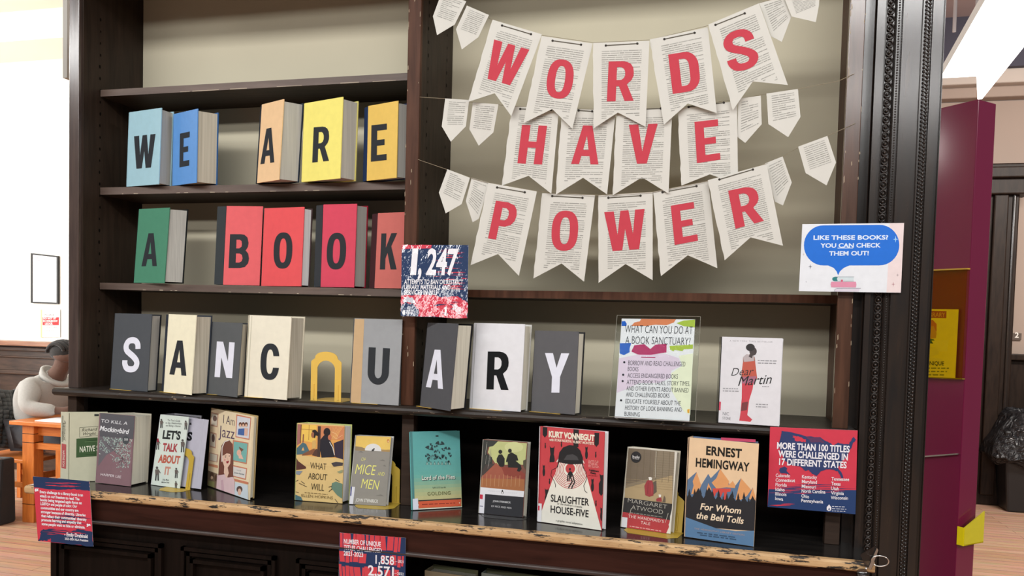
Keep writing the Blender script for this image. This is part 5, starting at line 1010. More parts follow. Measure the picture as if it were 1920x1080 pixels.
def art_100(a):
    a.poly(CRED, [(662, 73), (1253, 98), (1238, 663), (645, 613)]); a.poly('28406e', [(652, 494), (1243, 500), (1238, 663), (645, 613)]); random.seed(9); a.streaks(CRED, 648, 470, 1240, 530, 12, 4, 10, .1, .4); a.streaks('28406e', 655, 462, 1240, 505, 9, 4, 9, .1, .5); a.streaks(CRED, 650, 590, 830, 612, 3, 4, 9, .4, .8)
    US = [(738, 118), (742, 100), (800, 108), (905, 138), (1000, 142), (1040, 170), (1070, 182), (1090, 200), (1120, 178), (1160, 190), (1195, 190), (1212, 160), (1225, 140), (1243, 160), (1222, 180), (1212, 212), (1200, 230), (1190, 262), (1150, 300), (1138, 330), (1120, 350), (1150, 395), (1158, 418), (1142, 418), (1118, 372), (1080, 362), (1040, 360), (1005, 372), (975, 405), (945, 390), (925, 365), (900, 370), (865, 340), (800, 330), (760, 300), (735, 250), (720, 190)]
    a.jag('33406c', US, 3, 3); a.jag('5c3c5e', [(905, 140), (1000, 146), (1030, 180), (940, 178)], 4); a.jag(CRED, [(812, 130), (860, 140), (905, 160), (900, 178), (830, 165)], 5); a.jag('33406c', [(735, 350), (760, 340), (778, 352), (775, 372), (800, 398), (770, 388), (730, 384), (722, 366)], 3, 3)
    a.text(IVW, 'MORE THAN 100 TITLES', 708, 220, 1198, 245, 42, .03); a.text(IVW, 'WERE CHALLENGED IN', 716, 274, 1186, 298, 42, .03); a.text(IVW, '17 DIFFERENT STATES', 722, 328, 1178, 352, 42, .03)
    for k, (t, w_) in enumerate((('Colorado', 96), ('Connecticut', 130), ('Florida', 75), ('Idaho', 60), ('Illinois', 72), ('Iowa', 50))): a.text(IVW, t, 700-k*.8, 411+k*31, 700+w_, 414+k*31.5, 22, .015)
    for k, (t, w_) in enumerate((('Kentucky', 101), ('Maryland', 101), ('Missouri', 94), ('North Carolina', 158), ('Ohio', 48), ('Pennsylvania', 143))): a.text(IVW, t, 877-k*1, 420+k*32, 877+w_, 424+k*33, 22, .015)
    for k, (t, w_) in enumerate((('Tennessee', 120), ('Texas', 62), ('Utah', 50), ('Virginia', 84), ('Wisconsin', 112))): a.text(IVW, t, 1075-k*1, 434+k*31.5, 1075+w_, 438+k*31.5, 22, .015)
    a.poly(IVW, [(1060, 595), (1076, 618), (1072, 636), (1058, 641), (1044, 632), (1044, 614)]); a.poly('28406e', [(1060, 618), (1066, 628), (1060, 636), (1054, 630)]); a.bars('c8ccdc', 1080, 612, 1180, 616, 15, 3, 5, 20)
card([(1443.9, 800.3), (1608, 807.2), (1603.9, 964.2), (1439.2, 950.3)], -.034, 'square red and navy card with a map and three columns of state names', art_100, K22, lean=.03, tilt=.05)
K23 = (30, 870, 5.143)
def art_em(a):
    Q = [(165, 120), (708, 168), (745, 795), (212, 742)]; a.poly(CRED, Q); a.jag(NAVY, [(165, 120), (708, 168), (713, 262), (560, 240), (400, 250), (172, 225)], 4); random.seed(12)
    a.streaks(CRED, 280, 178, 640, 215, 7, 4, 14, .2, .7, .05); a.jag(NAVY, [(236, 690), (240, 640), (330, 620), (520, 650), (600, 625), (738, 655), (745, 795), (340, 752), (330, 715), (290, 740), (214, 742)], 8); a.streaks(NAVY, 200, 480, 725, 600, 10, 6, 24, .2, .6, .08); a.streaks(CRED, 250, 600, 735, 670, 8, 5, 14, .2, .7, .08); a.streaks(CRED, 300, 670, 420, 690, 2, 4, 9, .5, .8)
    T = ['Every challenge to a library book is an', 'attack on our freedom to read. The', 'books being targeted again focus on', 'LGBTQ+ and people of color. Our', 'communities and our country are', 'stronger because of diversity. Libraries', "that reflect their communities' diversity", 'promote learning and empathy that', 'some people want to hide or eliminate.']
    X1 = [648, 614, 638, 592, 606, 674, 684, 634, 670]; Y1 = [312, 350, 388, 420, 460, 504, 548, 578, 622]
    for k, t in enumerate(T): a.text(IVW, t, 232+k*2.4, 278+k*38.6, X1[k], Y1[k], 25, .035)
    a.text(IVW, '“', 184, 300, 220, 303, 62, .05); a.text(IVW, '”', 684, 640, 722, 644, 62, .05)
    a.text(IVW, '- Emily Drabinski', 470, 692, 696, 714, 34, .03); a.text(IVW, '2023-2024 ALA President', 474, 728, 700, 748, 20, .025)
card([(62, 893.3), (167.7, 902.7), (174.9, 1024.6), (71.2, 1014.3)], -.152, 'red and navy quotation card hanging from the left corner of the counter', art_em, K23, tilt=-.12, lean=.0)
K24 = (600, 980, 6)
def art_un(a):
    a.poly(NAVY, [(220, 112), (965, 172), (958, 960), (208, 960)]); random.seed(21)
    y = 120
    for row, (ya, yb) in enumerate(((112, 300), (300, 460), (460, 640), (640, 800))):
        x = 225.0
        while x < 950:
            w_ = random.uniform(28, 85); sl = (x-220)*.08; t0 = ya+sl+random.uniform(0, 30)*(row > 0); t1 = yb+sl-random.uniform(6, 30); k = random.uniform(-14, 14)
            if x+w_ < 958 and random.random() > .1: a.poly('d2454f', [(x+k, t0), (x+w_-7+k, t0+4), (x+w_-7, t1), (x, t1-4)]); a.k -= 1
            x += w_
    a.k += 1
    a.text(IVW, 'NUMBER OF UNIQUE', 268, 232, 684, 268, 50, .02); a.text(IVW, 'TITLES CHALLENGED', 268, 300, 694, 340, 50, .02); a.text(IVW, '2021-2023', 266, 366, 486, 386, 50, .02)
    a.text(IVW, '1,858', 624, 458, 834, 474, 92, .02); a.text(IVW, '2,571', 540, 590, 830, 612, 110, .02); a.text(IVW, '2021', 878, 448, 942, 456, 30, .01); a.text(IVW, '2022', 870, 586, 942, 594, 30, .01); a.line(IVW, 3, (842, 435), (872, 437)); a.line(IVW, 3, (838, 570), (866, 572))
card([(636.7, 998.7), (760.8, 1008.7), (759.2, 1124), (634.6, 1114)], PF+.012, 'red and navy card with white numbers and years, fixed under the counter edge', art_un, K24, lean=-.01)
# ---------------------------------------------------------------- things near the bookcase
# books inside the lower cabinet, only their tops in view
def low_book(x0, x1, y, ztop, th, T, col, pg, label):
    o = Vector((x0, y, .7228)); h = ztop-.7228; u = Vector((math.cos(th), -math.sin(th), 0)); n = Vector((-math.sin(th), -math.cos(th), 0)); w = x1-x0
    r = thing('book', o, label, 'book', 'books inside the lower cabinet')
    def pr(a0, a1, d0, d1, z0, z1, mat, nm):
        m = MB(); m.prism([[o+u*a0-n*d0+Vector((0, 0, z0)), o+u*a1-n*d0+Vector((0, 0, z0)), o+u*a1-n*d1+Vector((0, 0, z0)), o+u*a0-n*d1+Vector((0, 0, z0))]], (0, 0, z1-z0), mat); m.build(nm, r)
    pr(0, w, 0, .003, 0, h, pmat(col), 'front_cover'); pr(.004, w-.003, .0034, T-.0034, .003, h-.006, pg, 'page_block'); pr(0, w, T-.003, T, 0, h+.004, pmat('6a6a50'), 'back_cover'); pr(-.003, -.0003, 0, T, 0, h, pmat(col), 'spine')
a = onY(798.6, 1069.5, -.03); b = onY(905, 1074, -.03)
low_book(a.x, a.x+.125, -.03, a.z, .10, .045, 'a59a80', PG_CREAM, 'beige book top just in view inside the lower cabinet, left of two')
low_book(b.x, b.x+.235, -.03, b.z, .12, .028, '8f9a94', PG_GREY, 'wide pale green book top just in view inside the lower cabinet, right of two')

# binder clip with ring at the right end of the counter
STEEL = metal('bright_steel', (.75, .74, .72), .18)
SMOKE = glassy('smoky_plastic', (.55, .55, .58), .15, .10)
c0 = onY(1625, 1066, PF-.010); bcx = c0.x
clip = thing('binder_clip', (bcx+.010, PF+.008, Z5-.03), 'clear plastic clip with a steel ring gripping the right end of the counter', 'clip')
m = MB(); yy = PF-.014
P = [onY(*t, yy) for t in ((1622, 1062), (1634, 1068), (1646, 1028), (1640, 1024), (1613, 1040))]; m.prism([P], (0, .004, 0), SMOKE); m.build('arm', clip)
m = MB(); P = [onY(*t, yy) for t in ((1627, 1064), (1632, 1067), (1646, 1030), (1643, 1026))]; m.prism([P], (0, -.006, 0), STEEL); m.build('hinge_bar', clip)
m = MB(); p = onY(1617, 1076, yy+.004); m.ball(p, .011, SMOKE, 12, (1.2, .9, 1)); m.ball(onY(1624, 1066, yy-.002), .0028, STEEL, 10); m.build('jaw', clip, smooth=True)
m = MB(); rc = onY(1650, 1052, yy-.004); m.tube([rc+Vector((.0165*math.cos(t*math.pi/12), -.004*math.sin(t*math.pi/12), .0120*math.sin(t*math.pi/12))) for t in range(24)], .0013, STEEL, 8, closed=True); m.build('ring', clip, smooth=True)

# grey panel hanging behind the left post
m = MB(); q0 = onY(117.5, 146, .60); q1 = onY(125.5, 146, .60); m.box((q0.x, .60, q0.z), (q1.x, .635, q0.z+.75), plaster('light_grey_panel', (.50, .49, .46), 6, .04))
o = m.build('grey_signboard', loc=(q0.x, .6, q0.z)); tag(o, 'light grey signboard edge behind the left post of the bookcase', 'signboard')

# ---------------------------------------------------------------- reading table, reader and his things
TX0, TY0 = -5.075, 2.90
tb = thing('reading_table', (-4.95, 2.97, 0), 'orange-stained wooden reading table at the far left with papers on it', 'table')
m = MB(); m.box((TX0, TY0, .735), (-3.3, TY0+.85, .765), W_ORANGE); m.build('tabletop', tb, bevel=.004)
m = MB(); m.box((-4.92, 2.985, .655), (-3.4, 3.005, .735), W_ORANGE); m.box((-4.97, 3.02, .655), (-4.95, 3.66, .735), W_ORANGE); m.box((-4.92, 3.67, .655), (-3.4, 3.69, .735), W_ORANGE); m.build('apron', tb)
for x, y in ((-5.0, 2.945), (-3.48, 2.945), (-5.0, 3.62), (-3.48, 3.62)):
    m = MB(); m.box((x, y, 0), (x+.105, y+.09, .735), W_ORANGE2)
    for z in (.135, .60, .665): m.box((x-.0015, y-.0015, z), (x+.1065, y+.0915, z+.006), W_FASCIA)
    m.build('leg', tb, bevel=.003)
m = MB(); m.box((-4.90, 2.965, .555), (-3.47, 2.99, .60), W_ORANGE); m.box((-4.90, 2.965, .14), (-3.47, 2.99, .175), W_ORANGE); m.box((-4.72, 2.968, .175), (-4.66, 2.988, .555), W_ORANGE2); m.box((-4.20, 2.968, .175), (-4.14, 2.988, .555), W_ORANGE2); m.build('stretcher', tb)
PWHITE = pmat('eeeef2')
m = MB(); p = onZ(56, 791, .7652); m.box((p.x, 2.95, .7655), (p.x+.42, 3.17, .772), PWHITE); o = m.build('paper_stack', loc=(p.x, 2.95, .7655)); tag(o, 'white papers lying on the near edge of the orange reading table', 'papers')
m = MB(); x0 = p.x+.16
for k in range(10):
    t0, t1 = k/10, (k+1)/10; f_ = lambda t: .7725+.022*math.sin(math.pi*min(1, t*1.1))**.7
    m.hexa([(x0+.34*t0, 3.0, .7722), (x0+.34*t1, 3.0, .7722), (x0+.34*t1, 3.14, .7722), (x0+.34*t0, 3.14, .7722), (x0+.34*t0, 3.0, f_(t0)), (x0+.34*t1, 3.0, f_(t1)), (x0+.34*t1, 3.14, f_(t1)), (x0+.34*t0, 3.14, f_(t0))], PWHITE)
o = m.build('open_notebook', loc=(x0, 3.0, .7722)); tag(o, 'open white notebook on the papers in front of the reader', 'notebook')

def skin(name, nodes, edges, mat, parent, levels=2, root=0):
    me = bpy.data.meshes.new(name); org = origin_of(parent)
    me.from_pydata([tuple(Vector(n[0])-org) for n in nodes], edges, []); o = bpy.data.objects.new(name, me); COL.objects.link(o); o.parent = parent
    me.materials.append(mat); sk = o.modifiers.new('skin', 'SKIN'); sk.use_smooth_shade = True
    for i, n in enumerate(nodes):
        r = n[1]; me.skin_vertices[0].data[i].radius = r if isinstance(r, tuple) else (r, r); me.skin_vertices[0].data[i].use_root = (i == root)
    sb = o.modifiers.new('subdivision', 'SUBSURF'); sb.levels = levels; sb.render_levels = levels
    return o
SKIN = cloth('brown_skin', (.115, .055, .036), 600, .06); HOOD = cloth('heather_grey_hoodie', (.42, .41, .385), 900, .1); HAIR = cloth('black_braided_hair', (.022, .020, .019), 1200, .5); TROU = cloth('dark_grey_trousers', (.045, .047, .055), 900, .15)
A_ = lambda px, py, y: tuple(onY(px, py, y))
per = thing('person', (-5.28, 3.36, 0), 'person in a light grey hoodie bent over papers at the orange reading table', 'person')
pel = (-5.33, 3.38, .605); wai = (-5.30, 3.38, .72); che = (-5.20, 3.37, .93); nkb = (-5.085, 3.36, 1.085); nk = (-5.045, 3.355, 1.135); hd0 = (-5.005, 3.35, 1.19); hd1 = (-4.985, 3.35, 1.245); hd2 = (-4.995, 3.35, 1.285)
shR = (-5.13, 3.17, 1.00); elR = (-5.075, 3.10, .825); wrR = (-4.86, 3.17, .825); shL = (-5.10, 3.56, 1.00); elL = (-4.96, 3.60, .83); wrL = (-4.80, 3.40, .85)
hipR = (-5.30, 3.27, .57); knR = (-4.86, 3.25, .54); anR = (-4.84, 3.27, .10); toR = (-4.66, 3.27, .05); hipL = (-5.30, 3.48, .57); knL = (-4.84, 3.48, .54); anL = (-4.88, 3.48, .10); toL = (-4.70, 3.48, .05)
def hand(nodes, edges, wi, w, dirv, sidev, upv):
    w = Vector(w); d = Vector(dirv).normalized(); s_ = Vector(sidev).normalized(); u_ = Vector(upv).normalized()
    pi = len(nodes); nodes.append((w+d*.045, (.034, .018))); edges.append((wi, pi))
    for k, (off, L) in enumerate(((-.030, .060), (-.010, .072), (.010, .068), (.030, .052))):
        i = len(nodes); nodes.append((w+d*.082+s_*off, .0105)); nodes.append((w+d*(.082+L*.55)+s_*off*1.05-u_*.012, .0095)); nodes.append((w+d*(.082+L*.8)+s_*off-u_*.038, .0085)); edges += [(pi, i), (i, i+1), (i+1, i+2)]
    i = len(nodes); nodes.append((w+d*.030-s_*.036, .012)); nodes.append((w+d*.066-s_*.052-u_*.012, .0105)); nodes.append((w+d*.088-s_*.046-u_*.024, .009)); edges += [(pi, i), (i, i+1), (i+1, i+2)]
nodes = [(pel, .13), (wai, .105), (che, .11), (nkb, .075), (nk, .058), (hd0, .075), (hd1, .092), (hd2, .080), (shR, .05), (elR, .038), (wrR, .030), (shL, .05), (elL, .038), (wrL, .030), (hipR, .09), (knR, .062), (anR, .045), (toR, .035), (hipL, .09), (knL, .062), (anL, .045), (toL, .035),
         ((-4.945, 3.35, 1.165), .048), ((-4.915, 3.35, 1.215), .052), ((-4.872, 3.35, 1.207), .014), ((-5.012, 3.258, 1.216), .016), ((-5.012, 3.442, 1.216), .016)]
edges = [(0, 1), (1, 2), (2, 3), (3, 4), (4, 5), (5, 6), (6, 7), (2, 8), (8, 9), (9, 10), (2, 11), (11, 12), (12, 13), (0, 14), (14, 15), (15, 16), (16, 17), (0, 18), (18, 19), (19, 20), (20, 21), (5, 22), (6, 23), (23, 24), (6, 25), (6, 26)]
hand(nodes, edges, 10, wrR, (1, .25, .12), (.0, -.3, 1), (0, -1, -.3)); hand(nodes, edges, 13, wrL, (.8, -.6, .05), (.6, .8, 0), (0, 0, 1))
skin('body', nodes, edges, SKIN, per, 1)
for yy in (3.315, 3.385):
    m = MB(); m.ball((-4.868, yy, 1.228), .0115, pmat('e8e6e0'), 10); m.ball((-4.859, yy, 1.226), .006, pmat('1a1210'), 8); m.build('eye', per, smooth=True)
m = MB(); m.ball((-4.900, 3.35, 1.160), .02, pmat('6a3a34'), 10, (.5, 1, .35)); m.build('mouth', per, smooth=True)
m = MB(); m.ball((-5.015, 3.35, 1.268), .104, HAIR, 20, (1.05, .90, .76))
for k in range(-3, 4):
    y = 3.35+k*.026; m.tube([(-5.015+.112*math.cos(t)*math.cos(k*.26), 3.35+k*.030*(1-.1*abs(math.cos(t))), 1.262+.094*math.sin(t)*math.cos(k*.24)) for t in [math.pi*i/12 for i in range(1, 13)]], .013, HAIR, 7)
m.build('hair', per, smooth=True)
nodes = [((-5.33, 3.38, .65), .160), ((-5.31, 3.38, .74), .160), ((-5.225, 3.375, .91), .170), ((-5.12, 3.365, 1.035), .110), ((-5.075, 3.36, 1.095), .085), ((-5.14, 3.155, .985), .090), ((-5.10, 3.085, .84), .072), ((-4.98, 3.11, .825), .062), ((-4.885, 3.16, .826), .046), ((-5.10, 3.575, .985), .090), ((-4.97, 3.61, .84), .070), ((-4.88, 3.50, .835), .052), ((-4.82, 3.42, .85), .044)]
edges = [(0, 1), (1, 2), (2, 3), (3, 4), (2, 5), (5, 6), (6, 7), (7, 8), (2, 9), (9, 10), (10, 11), (11, 12)]
hd = skin('hoodie', nodes, edges, HOOD, per, 2)
m = MB()
for k in range(3): m.tube([(-5.105-.012*k+(.088-.010*k)*math.cos(t), 3.36+(.100-.010*k)*math.sin(t), 1.058+.013*k-.055*math.cos(t)) for t in [2*math.pi*i/20 for i in range(20)]], .019-.002*k, HOOD, 8, closed=True)
m.build('hood', hd, smooth=True)
nodes = [((-5.33, 3.38, .64), .14), ((-5.30, 3.27, .60), .095), ((-4.86, 3.25, .55), .080), ((-4.84, 3.27, .13), .062), ((-5.30, 3.49, .60), .095), ((-4.84, 3.49, .55), .080), ((-4.88, 3.48, .13), .062)]
skin('trousers', nodes, [(0, 1), (1, 2), (2, 3), (0, 4), (4, 5), (5, 6)], TROU, per, 2)
for p in (toR, toL):
    m = MB(); m.ball((p[0]-.07, p[1], .045), .062, pmat('1b1b1d'), 12, (1.9, .8, .72)); m.build('shoe', per, smooth=True)

ch = thing('wooden_chair', (-5.40, 3.38, 0), 'orange wooden chair under the reader, its back draped with a jacket', 'chair')
m = MB(); m.box((-5.70, 3.14, .395), (-5.14, 3.62, .425), W_ORANGE); m.build('seat', ch, bevel=.006)
for x, y, z in ((-5.70, 3.15, .92), (-5.70, 3.57, .92), (-5.19, 3.15, .395), (-5.19, 3.57, .395)):
    m = MB(); m.box((x, y, 0), (x+.04, y+.04, z), W_ORANGE2); m.build('leg', ch, bevel=.003)
m = MB(); m.box((-5.695, 3.19, .80), (-5.67, 3.57, .91), W_ORANGE); m.box((-5.695, 3.19, .58), (-5.67, 3.57, .63), W_ORANGE); m.build('backrest', ch)
m = MB(); m.box((-5.66, 3.16, .20), (-5.19, 3.18, .24), W_ORANGE); m.box((-5.66, 3.58, .20), (-5.19, 3.60, .24), W_ORANGE); m.box((-5.175, 3.19, .25), (-5.155, 3.57, .30), W_ORANGE); m.build('stretcher', ch)
JK = cloth('dark_grey_jacket', (.075, .078, .078), 700, .2)
m = MB(); N1, N2 = 16, 14; idx = {}
for i in range(N1+1):
    for j in range(N2+1):
        s_ = i/N1; t = j/N2; y = 3.07+.62*s_; x = -5.580+.03*math.sin(t*3)+.022*math.sin(s_*17+t*4)+.01*t; z = .955-.05*abs(s_-.5)**2*6-.475*t+.02*math.sin(s_*9)
        idx[i, j] = (x, y+.02*math.sin(t*7), z)
for i in range(N1):
    for j in range(N2): m.face([idx[i, j], idx[i+1, j], idx[i+1, j+1], idx[i, j+1]], JK)
jk = m.build('jacket', loc=(-5.53, 3.38, .36), smooth=True); sm = jk.modifiers.new('thickness', 'SOLIDIFY'); sm.thickness = .03
tag(jk, 'dark grey jacket hanging over the back of the wooden chair at the far left', 'jacket')
for f_ in (): pass
BAGM = cloth('black_bag_fabric', (.014, .014, .016), 900, .2)
bag = thing('bag', (-5.22, 2.88, 0), 'black fabric bag standing on the floor left of the orange table leg', 'bag')
m = MB(); m.hexa([(-5.52, 2.78, .0), (-5.045, 2.78, 0), (-5.045, 2.94, 0), (-5.52, 2.94, 0), (-5.53, 2.80, .475), (-5.035, 2.80, .495), (-5.035, 2.92, .495), (-5.53, 2.92, .475)], BAGM); m.build('body', bag, bevel=.02)
m = MB(); m.tube([(-5.30+.11*math.cos(t), 2.792, .47-.10*math.sin(t)) for t in [math.pi*i/10 for i in range(11)]], .008, BAGM, 6); m.build('handle', bag, smooth=True)
m = MB(); m.tube([(-5.53, 2.79, .480), (-5.03, 2.79, .500)], .006, cloth('grey_piping', (.2, .2, .2)), 6); m.build('zip_edge', bag, smooth=True)

# frame and notice on the white wall
fr = thing('picture_frame', tuple(onY(83, 522, 4.58)), 'thin black frame around a white sheet on the bright wall at the far left', 'picture frame')
q = [onY(*t, 4.575) for t in ((57.5, 568), (108.5, 570), (108.5, 480), (57.5, 474.5))]
m = MB(); inn = []; c_ = sum(q, Vector())/4
inn = [c_+Vector(((p-c_).x*.90, 0, (p-c_).z*.945)) for p in q]; m.prism([q, inn], (0, .02, 0), pmat('2c2b2b', 1)); m.build('frame', fr)
m = MB(); m.prism([[p+Vector((0, .008, 0)) for p in inn]], (0, .008, 0), pmat('f4f4f4')); m.build('sheet', fr)
fp = Plane(inn[0]+Vector((0, .0075, 0)), (1, 0, 0), (0, 0, 1)); m = MB(); a = Art(m, fp, (0, 400, 4.156)); a.bars('a89aa0', 284, 350, 312, 352, 9, 3, 6, 12); m.build('small_print', fr)
npl = Plane(onY(78, 632, 4.592), (1, 0, 0), (0, 0, 1)); m = MB(); a = Art(m, npl, (0, 400, 4.156)); a.base = .002
a.poly('f2f0ea', [(330, 750), (470, 745), (470, 965), (330, 965)]); a.poly('e8dc9a', [(318, 750), (331, 750), (331, 968), (318, 968)]); a.poly('d8464a', [(333, 810), (462, 810), (460, 872), (333, 872)])
for t, x0, x1, y, h_, c in (('PLEASE', 348, 424, 798, 14, '77777b'), ('DO NOT SIT', 338, 440, 827, 15, 'f6eeee'), ('IN WINDOW', 338, 450, 847, 15, 'f6eeee'), ('LEDGE.', 352, 414, 867, 15, 'f6eeee'), ('IT IS NOT SAFE', 346, 446, 894, 12, '8a8a90'), ('Thank you', 348, 422, 920, 10, '9a9aa0')): a.text(c, t, x0, y, x1, y, h_, .02)
o = m.build('notice', loc=onY(78, 632, 4.59)); tag(o, 'small white notice with a red band of writing below the black frame', 'notice')

# ---------------------------------------------------------------- right: magenta kiosk and what lies beyond it
def magenta(name, c, r):
    m, N, L, b = newmat(name); nz = N.new('ShaderNodeTexNoise'); nz.inputs['Scale'].default_value = 4
    mx = N.new('ShaderNodeMixRGB'); mx.inputs[1].default_value = (*[x*.95 for x in c], 1); mx.inputs[2].default_value = (*[x*1.05 for x in c], 1); L.new(nz.outputs[0], mx.inputs[0]); L.new(mx.outputs[0], b.inputs['Base Color'])
    b.inputs['Roughness'].default_value = r; b.inputs['Specular IOR Level'].default_value = .15; b.inputs['Coat Weight'].default_value = 1.0; b.inputs['Coat Roughness'].default_value = .13; return m
MAG = magenta('magenta_laminate', (.165, .005, .045), .5)
K0 = onY(1835, 186, .58); kd = 47
kl = Vector((-math.cos(math.radians(kd)), math.sin(math.radians(kd)), 0)); kr = Vector((math.sin(math.radians(kd)), math.cos(math.radians(kd)), 0)); kz = K0.z; kc = Vector((K0.x, .58, 0)); KW = .62; KT = .084
ks = thing('display_kiosk', kc, 'tall magenta laminate kiosk panel standing to the right of the carved pilaster', 'kiosk')
m = MB(); m.prism([[kc, kc+kr*KT, kc+kr*KT+kl*KW, kc+kl*KW]], (0, 0, kz), MAG); m.build('panel', ks, bevel=.002)
kp = Plane(kc+Vector((0, 0, 0)), -kl, (0, 0, 1))
m = MB(); e = [kp.px(*t) for t in ((1700, 857), (1799, 849.5), (1799, 852), (1700, 860))]; m.prism([[kp.w(a, b, .0) for a, b in e]], kp.n*.01, STEEL); m.build('shelf_rail', ks)
# yellow acrylic poster pocket with its poster
pk = thing('poster_pocket', kp.w(*kp.px(1775, 710)), 'yellow acrylic pocket with a poster, fixed on the dark face of the magenta kiosk', 'poster pocket')
m = MB(); e = [kp.px(*t) for t in ((1690, 706), (1809.5, 711.5), (1819.5, 505.5), (1700, 510.5))]; m.prism([[kp.w(a, b, .014) for a, b in e]], kp.n*.004, YACRYL)
m.build('acrylic_front', pk)
m = MB(); m.prism([[kp.w(*e[2], .0135), kp.w(*e[3], .0135), kp.w(*e[3], .001), kp.w(*e[2], .001)]], (0, 0, .004), pmat('c9a43a', 1)); m.build('acrylic_edge', pk)
m = MB(); m.prism([[kp.w(*e[0], .0135), kp.w(*e[1], .0135), kp.w(*e[1], .001), kp.w(*e[0], .001)]], (0, 0, .003), pmat('8f7a2a', 1)); m.build('acrylic_edge', pk)
m = MB(); a = Art(m, kp, (1690, 480, 4.156)); a.base = .006
a.poly('f0e860', [(60, 412), (457, 416), (430, 952), (20, 945)]); a.poly('a8542e', [(60, 425), (362, 430), (360, 485), (60, 480)]); a.text('d8b050', 'LIBRARY', 200, 474, 352, 476, 34, .01)
a.poly('c8783c', [(215, 505), (255, 498), (285, 530), (285, 590), (270, 575), (262, 545), (225, 550)]); a.poly('d0a04a', [(210, 550), (262, 545), (285, 600), (280, 640), (205, 650)]); a.ell('2f4a24', 216, 605, 22, 24); a.poly('35602c', [(212, 640), (262, 650), (275, 665), (262, 684), (225, 680)]); a.poly('e6de96', [(208, 700), (300, 720), (305, 760), (240, 790), (330, 800), (330, 830), (200, 820)]); a.poly('eee8a0', [(245, 660), (380, 655), (370, 745), (300, 745)])
a.text('3c4420', 'UNIQUE', 204, 850, 342, 852, 30, .02); a.bars('8a8a30', 130, 878, 390, 880, 26, 3, 10, 34)
m.build('poster', pk)
# yellow acrylic ledge on the narrow side
kq = Plane(kc, kr, (0, 0, 1)); kq.n = kr.cross(Vector((0, 0, 1)))
lz = onY(1797, 1018, .58)
rr = [kq.px(*t) for t in ((1797, 1012), (1797, 958))]
ld = thing('leaflet_tray', kc+Vector((0, 0, rr[0][1])), 'small bright yellow acrylic tray low on the narrow side of the magenta kiosk', 'tray')
outv = -kl
z0_, z1_ = rr[0][1]-.012, rr[1][1]
m = MB(); P0 = kc+outv*.001; 
m.prism([[P0+Vector((0, 0, z0_)), P0+kr*.092+Vector((0, 0, z0_)), P0+kr*.092+outv*.02+Vector((0, 0, z0_)), P0+outv*.02+Vector((0, 0, z0_))]], (0, 0, .003), YACRYL)
m.build('tray_base', ld)
YSOL = pmat('d8d020', 1)
m = MB(); m.prism([[P0+outv*.017+Vector((0, 0, z0_)), P0+kr*.092+outv*.017+Vector((0, 0, z0_)), P0+kr*.092+outv*.017+Vector((0, 0, z1_-.004)), P0+outv*.017+Vector((0, 0, z0_+.052))]], outv*.003, pmat('d4c832', 1)); m.build('tray_front', ld)
m = MB(); m.prism([[P0-kr*.001+Vector((0, 0, z0_)), P0-kr*.001+outv*.02+Vector((0, 0, z0_)), P0-kr*.001+outv*.02+Vector((0, 0, z0_+.052)), P0-kr*.001+Vector((0, 0, z0_+.052))]], kr*-.002, pmat('f0e000', 1)); m.build('tray_end', ld)

# hanging fluorescent lamp beyond the kiosk
LZ = 2.9
lamp = thing('hanging_lamp', tuple(onZ(1800, 150, LZ)), 'bright white linear lamp hanging from the ceiling at the top right', 'lamp')
LIT = emis('lamp_diffuser', (1, .99, .97), 5.0); BODY = plaster('white_lamp_body', (.75, .75, .75), 8, .03)
q = [onZ(*t, LZ) for t in ((1767, 146.5), (1831, 143), (1932, 8), (1852, 1))]
m = MB(); m.prism([q], (0, 0, .02), LIT)
e = onZ(1831, 143, LZ); f_ = onZ(1932, 8, LZ); d_ = (f_-e); g = onY(1837, 186, e.y); drop = e.z-g.z
m.prism([[e, e+d_, e+d_+Vector((0, 0, -drop)), e+Vector((.01, 0, -drop))]], (.02, .0, 0), LIT); m.build('diffuser', lamp)
m = MB(); m.prism([[p+Vector((0, 0, .021)) for p in q]], (0, 0, .05), BODY); m.build('housing', lamp)
m = MB()
for px, y in ((1789, 60), (1832, 20)):
    p = onZ(px, y, LZ+.07); m.tube([p, (p.x, p.y, 4.48)], .008, plaster('grey_rod', (.45, .4, .4), 9, .03), 8)
m.build('suspension_rod', lamp, smooth=True)

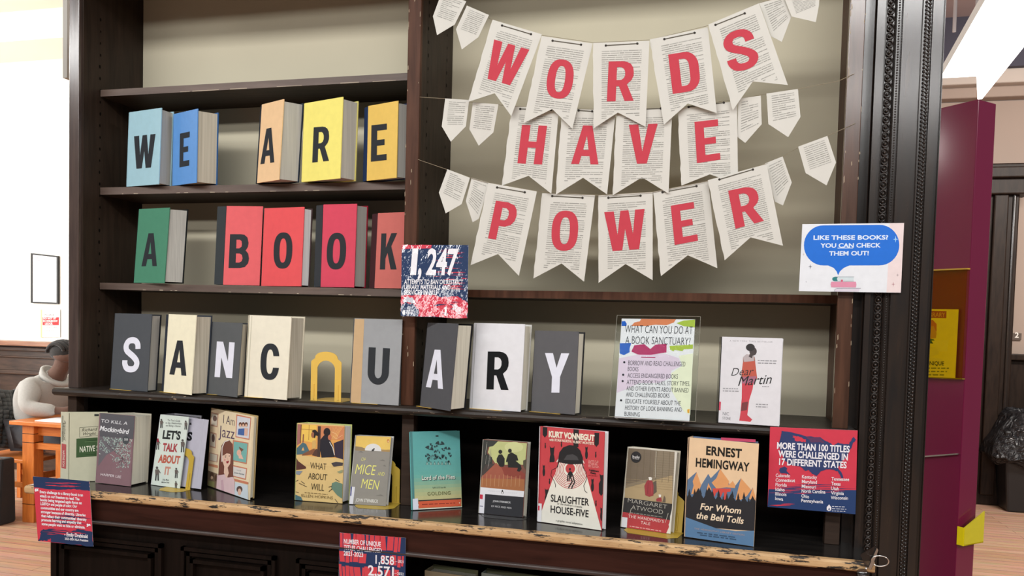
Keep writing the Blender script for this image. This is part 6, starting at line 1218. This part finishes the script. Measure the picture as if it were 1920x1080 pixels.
# bin with a black bag, number plate
bn = thing('litter_bin', (2.83, 6.35, 0), 'black litter bin with a shiny black liner bag at the right edge', 'bin')
BIN = plaster('black_plastic_bin', (.012, .012, .013), 9, .1, .4)
m = MB(); m.hexa([(2.60, 6.12, 0), (3.13, 6.12, 0), (3.13, 6.45, 0), (2.60, 6.45, 0), (2.54, 6.08, .74), (3.20, 6.08, .74), (3.20, 6.48, .74), (2.54, 6.48, .74)], BIN); m.build('body', bn, bevel=.02)
def plastic():
    m, N, L, b = newmat('crinkled_black_plastic'); b.inputs['Base Color'].default_value = (.012, .012, .014, 1); b.inputs['Roughness'].default_value = .16
    tc = N.new('ShaderNodeTexCoord'); nz = N.new('ShaderNodeTexNoise'); nz.inputs['Scale'].default_value = 11; nz.inputs['Detail'].default_value = 4; nz.inputs['Distortion'].default_value = 1.5; bp = N.new('ShaderNodeBump'); bp.inputs['Strength'].default_value = 1; bp.inputs['Distance'].default_value = .05
    L.new(tc.outputs['Object'], nz.inputs['Vector']); L.new(nz.outputs[0], bp.inputs['Height']); L.new(bp.outputs[0], b.inputs['Normal']); return m
m = MB(); random.seed(2); N1 = 28; rows_ = ((.42, .0, 1.02), (.50, .05, 1.08), (.62, .03, 1.02), (.76, .01, .92), (.87, -.02, .80), (.91, -.03, .72), (.90, -.05, .3)); g = []
for z, o_, k in rows_:
    g.append([(2.86+(.36*k+o_)*math.copysign(abs(math.cos(t))**.5, math.cos(t))+random.uniform(-.025, .025), 6.28+(.22*k+o_)*math.copysign(abs(math.sin(t))**.5, math.sin(t))+random.uniform(-.02, .02), z+random.uniform(-.03, .03)) for t in [2*math.pi*i/N1 for i in range(N1)]])
PL = plastic()
for a, b in zip(g, g[1:]):
    for i in range(N1): j = (i+1) % N1; m.face([a[i], a[j], b[j], b[i]], PL)
m.face(g[-1], PL); m.build('liner_bag', bn)
np_ = onY(1906.5, 631, 6.585); m = MB(); m.box((np_.x-.038, 6.58, np_.z-.032), (np_.x+.038, 6.5995, np_.z+.032), pmat('5c5048', 1))
pp = Plane((np_.x-.038, 6.58, np_.z-.032), (1, 0, 0), (0, 0, 1)); a = Art(m, pp, (1780, 280, 2.571), 0); a.base = .001; a.text('e8e0d8', '2', 315, 907, 334, 908, 24, .02)
o = m.build('number_plate', loc=(np_.x, 6.58, np_.z)); tag(o, 'small grey plate with the number 2 on the beige wall beside the dark door frame', 'number plate')
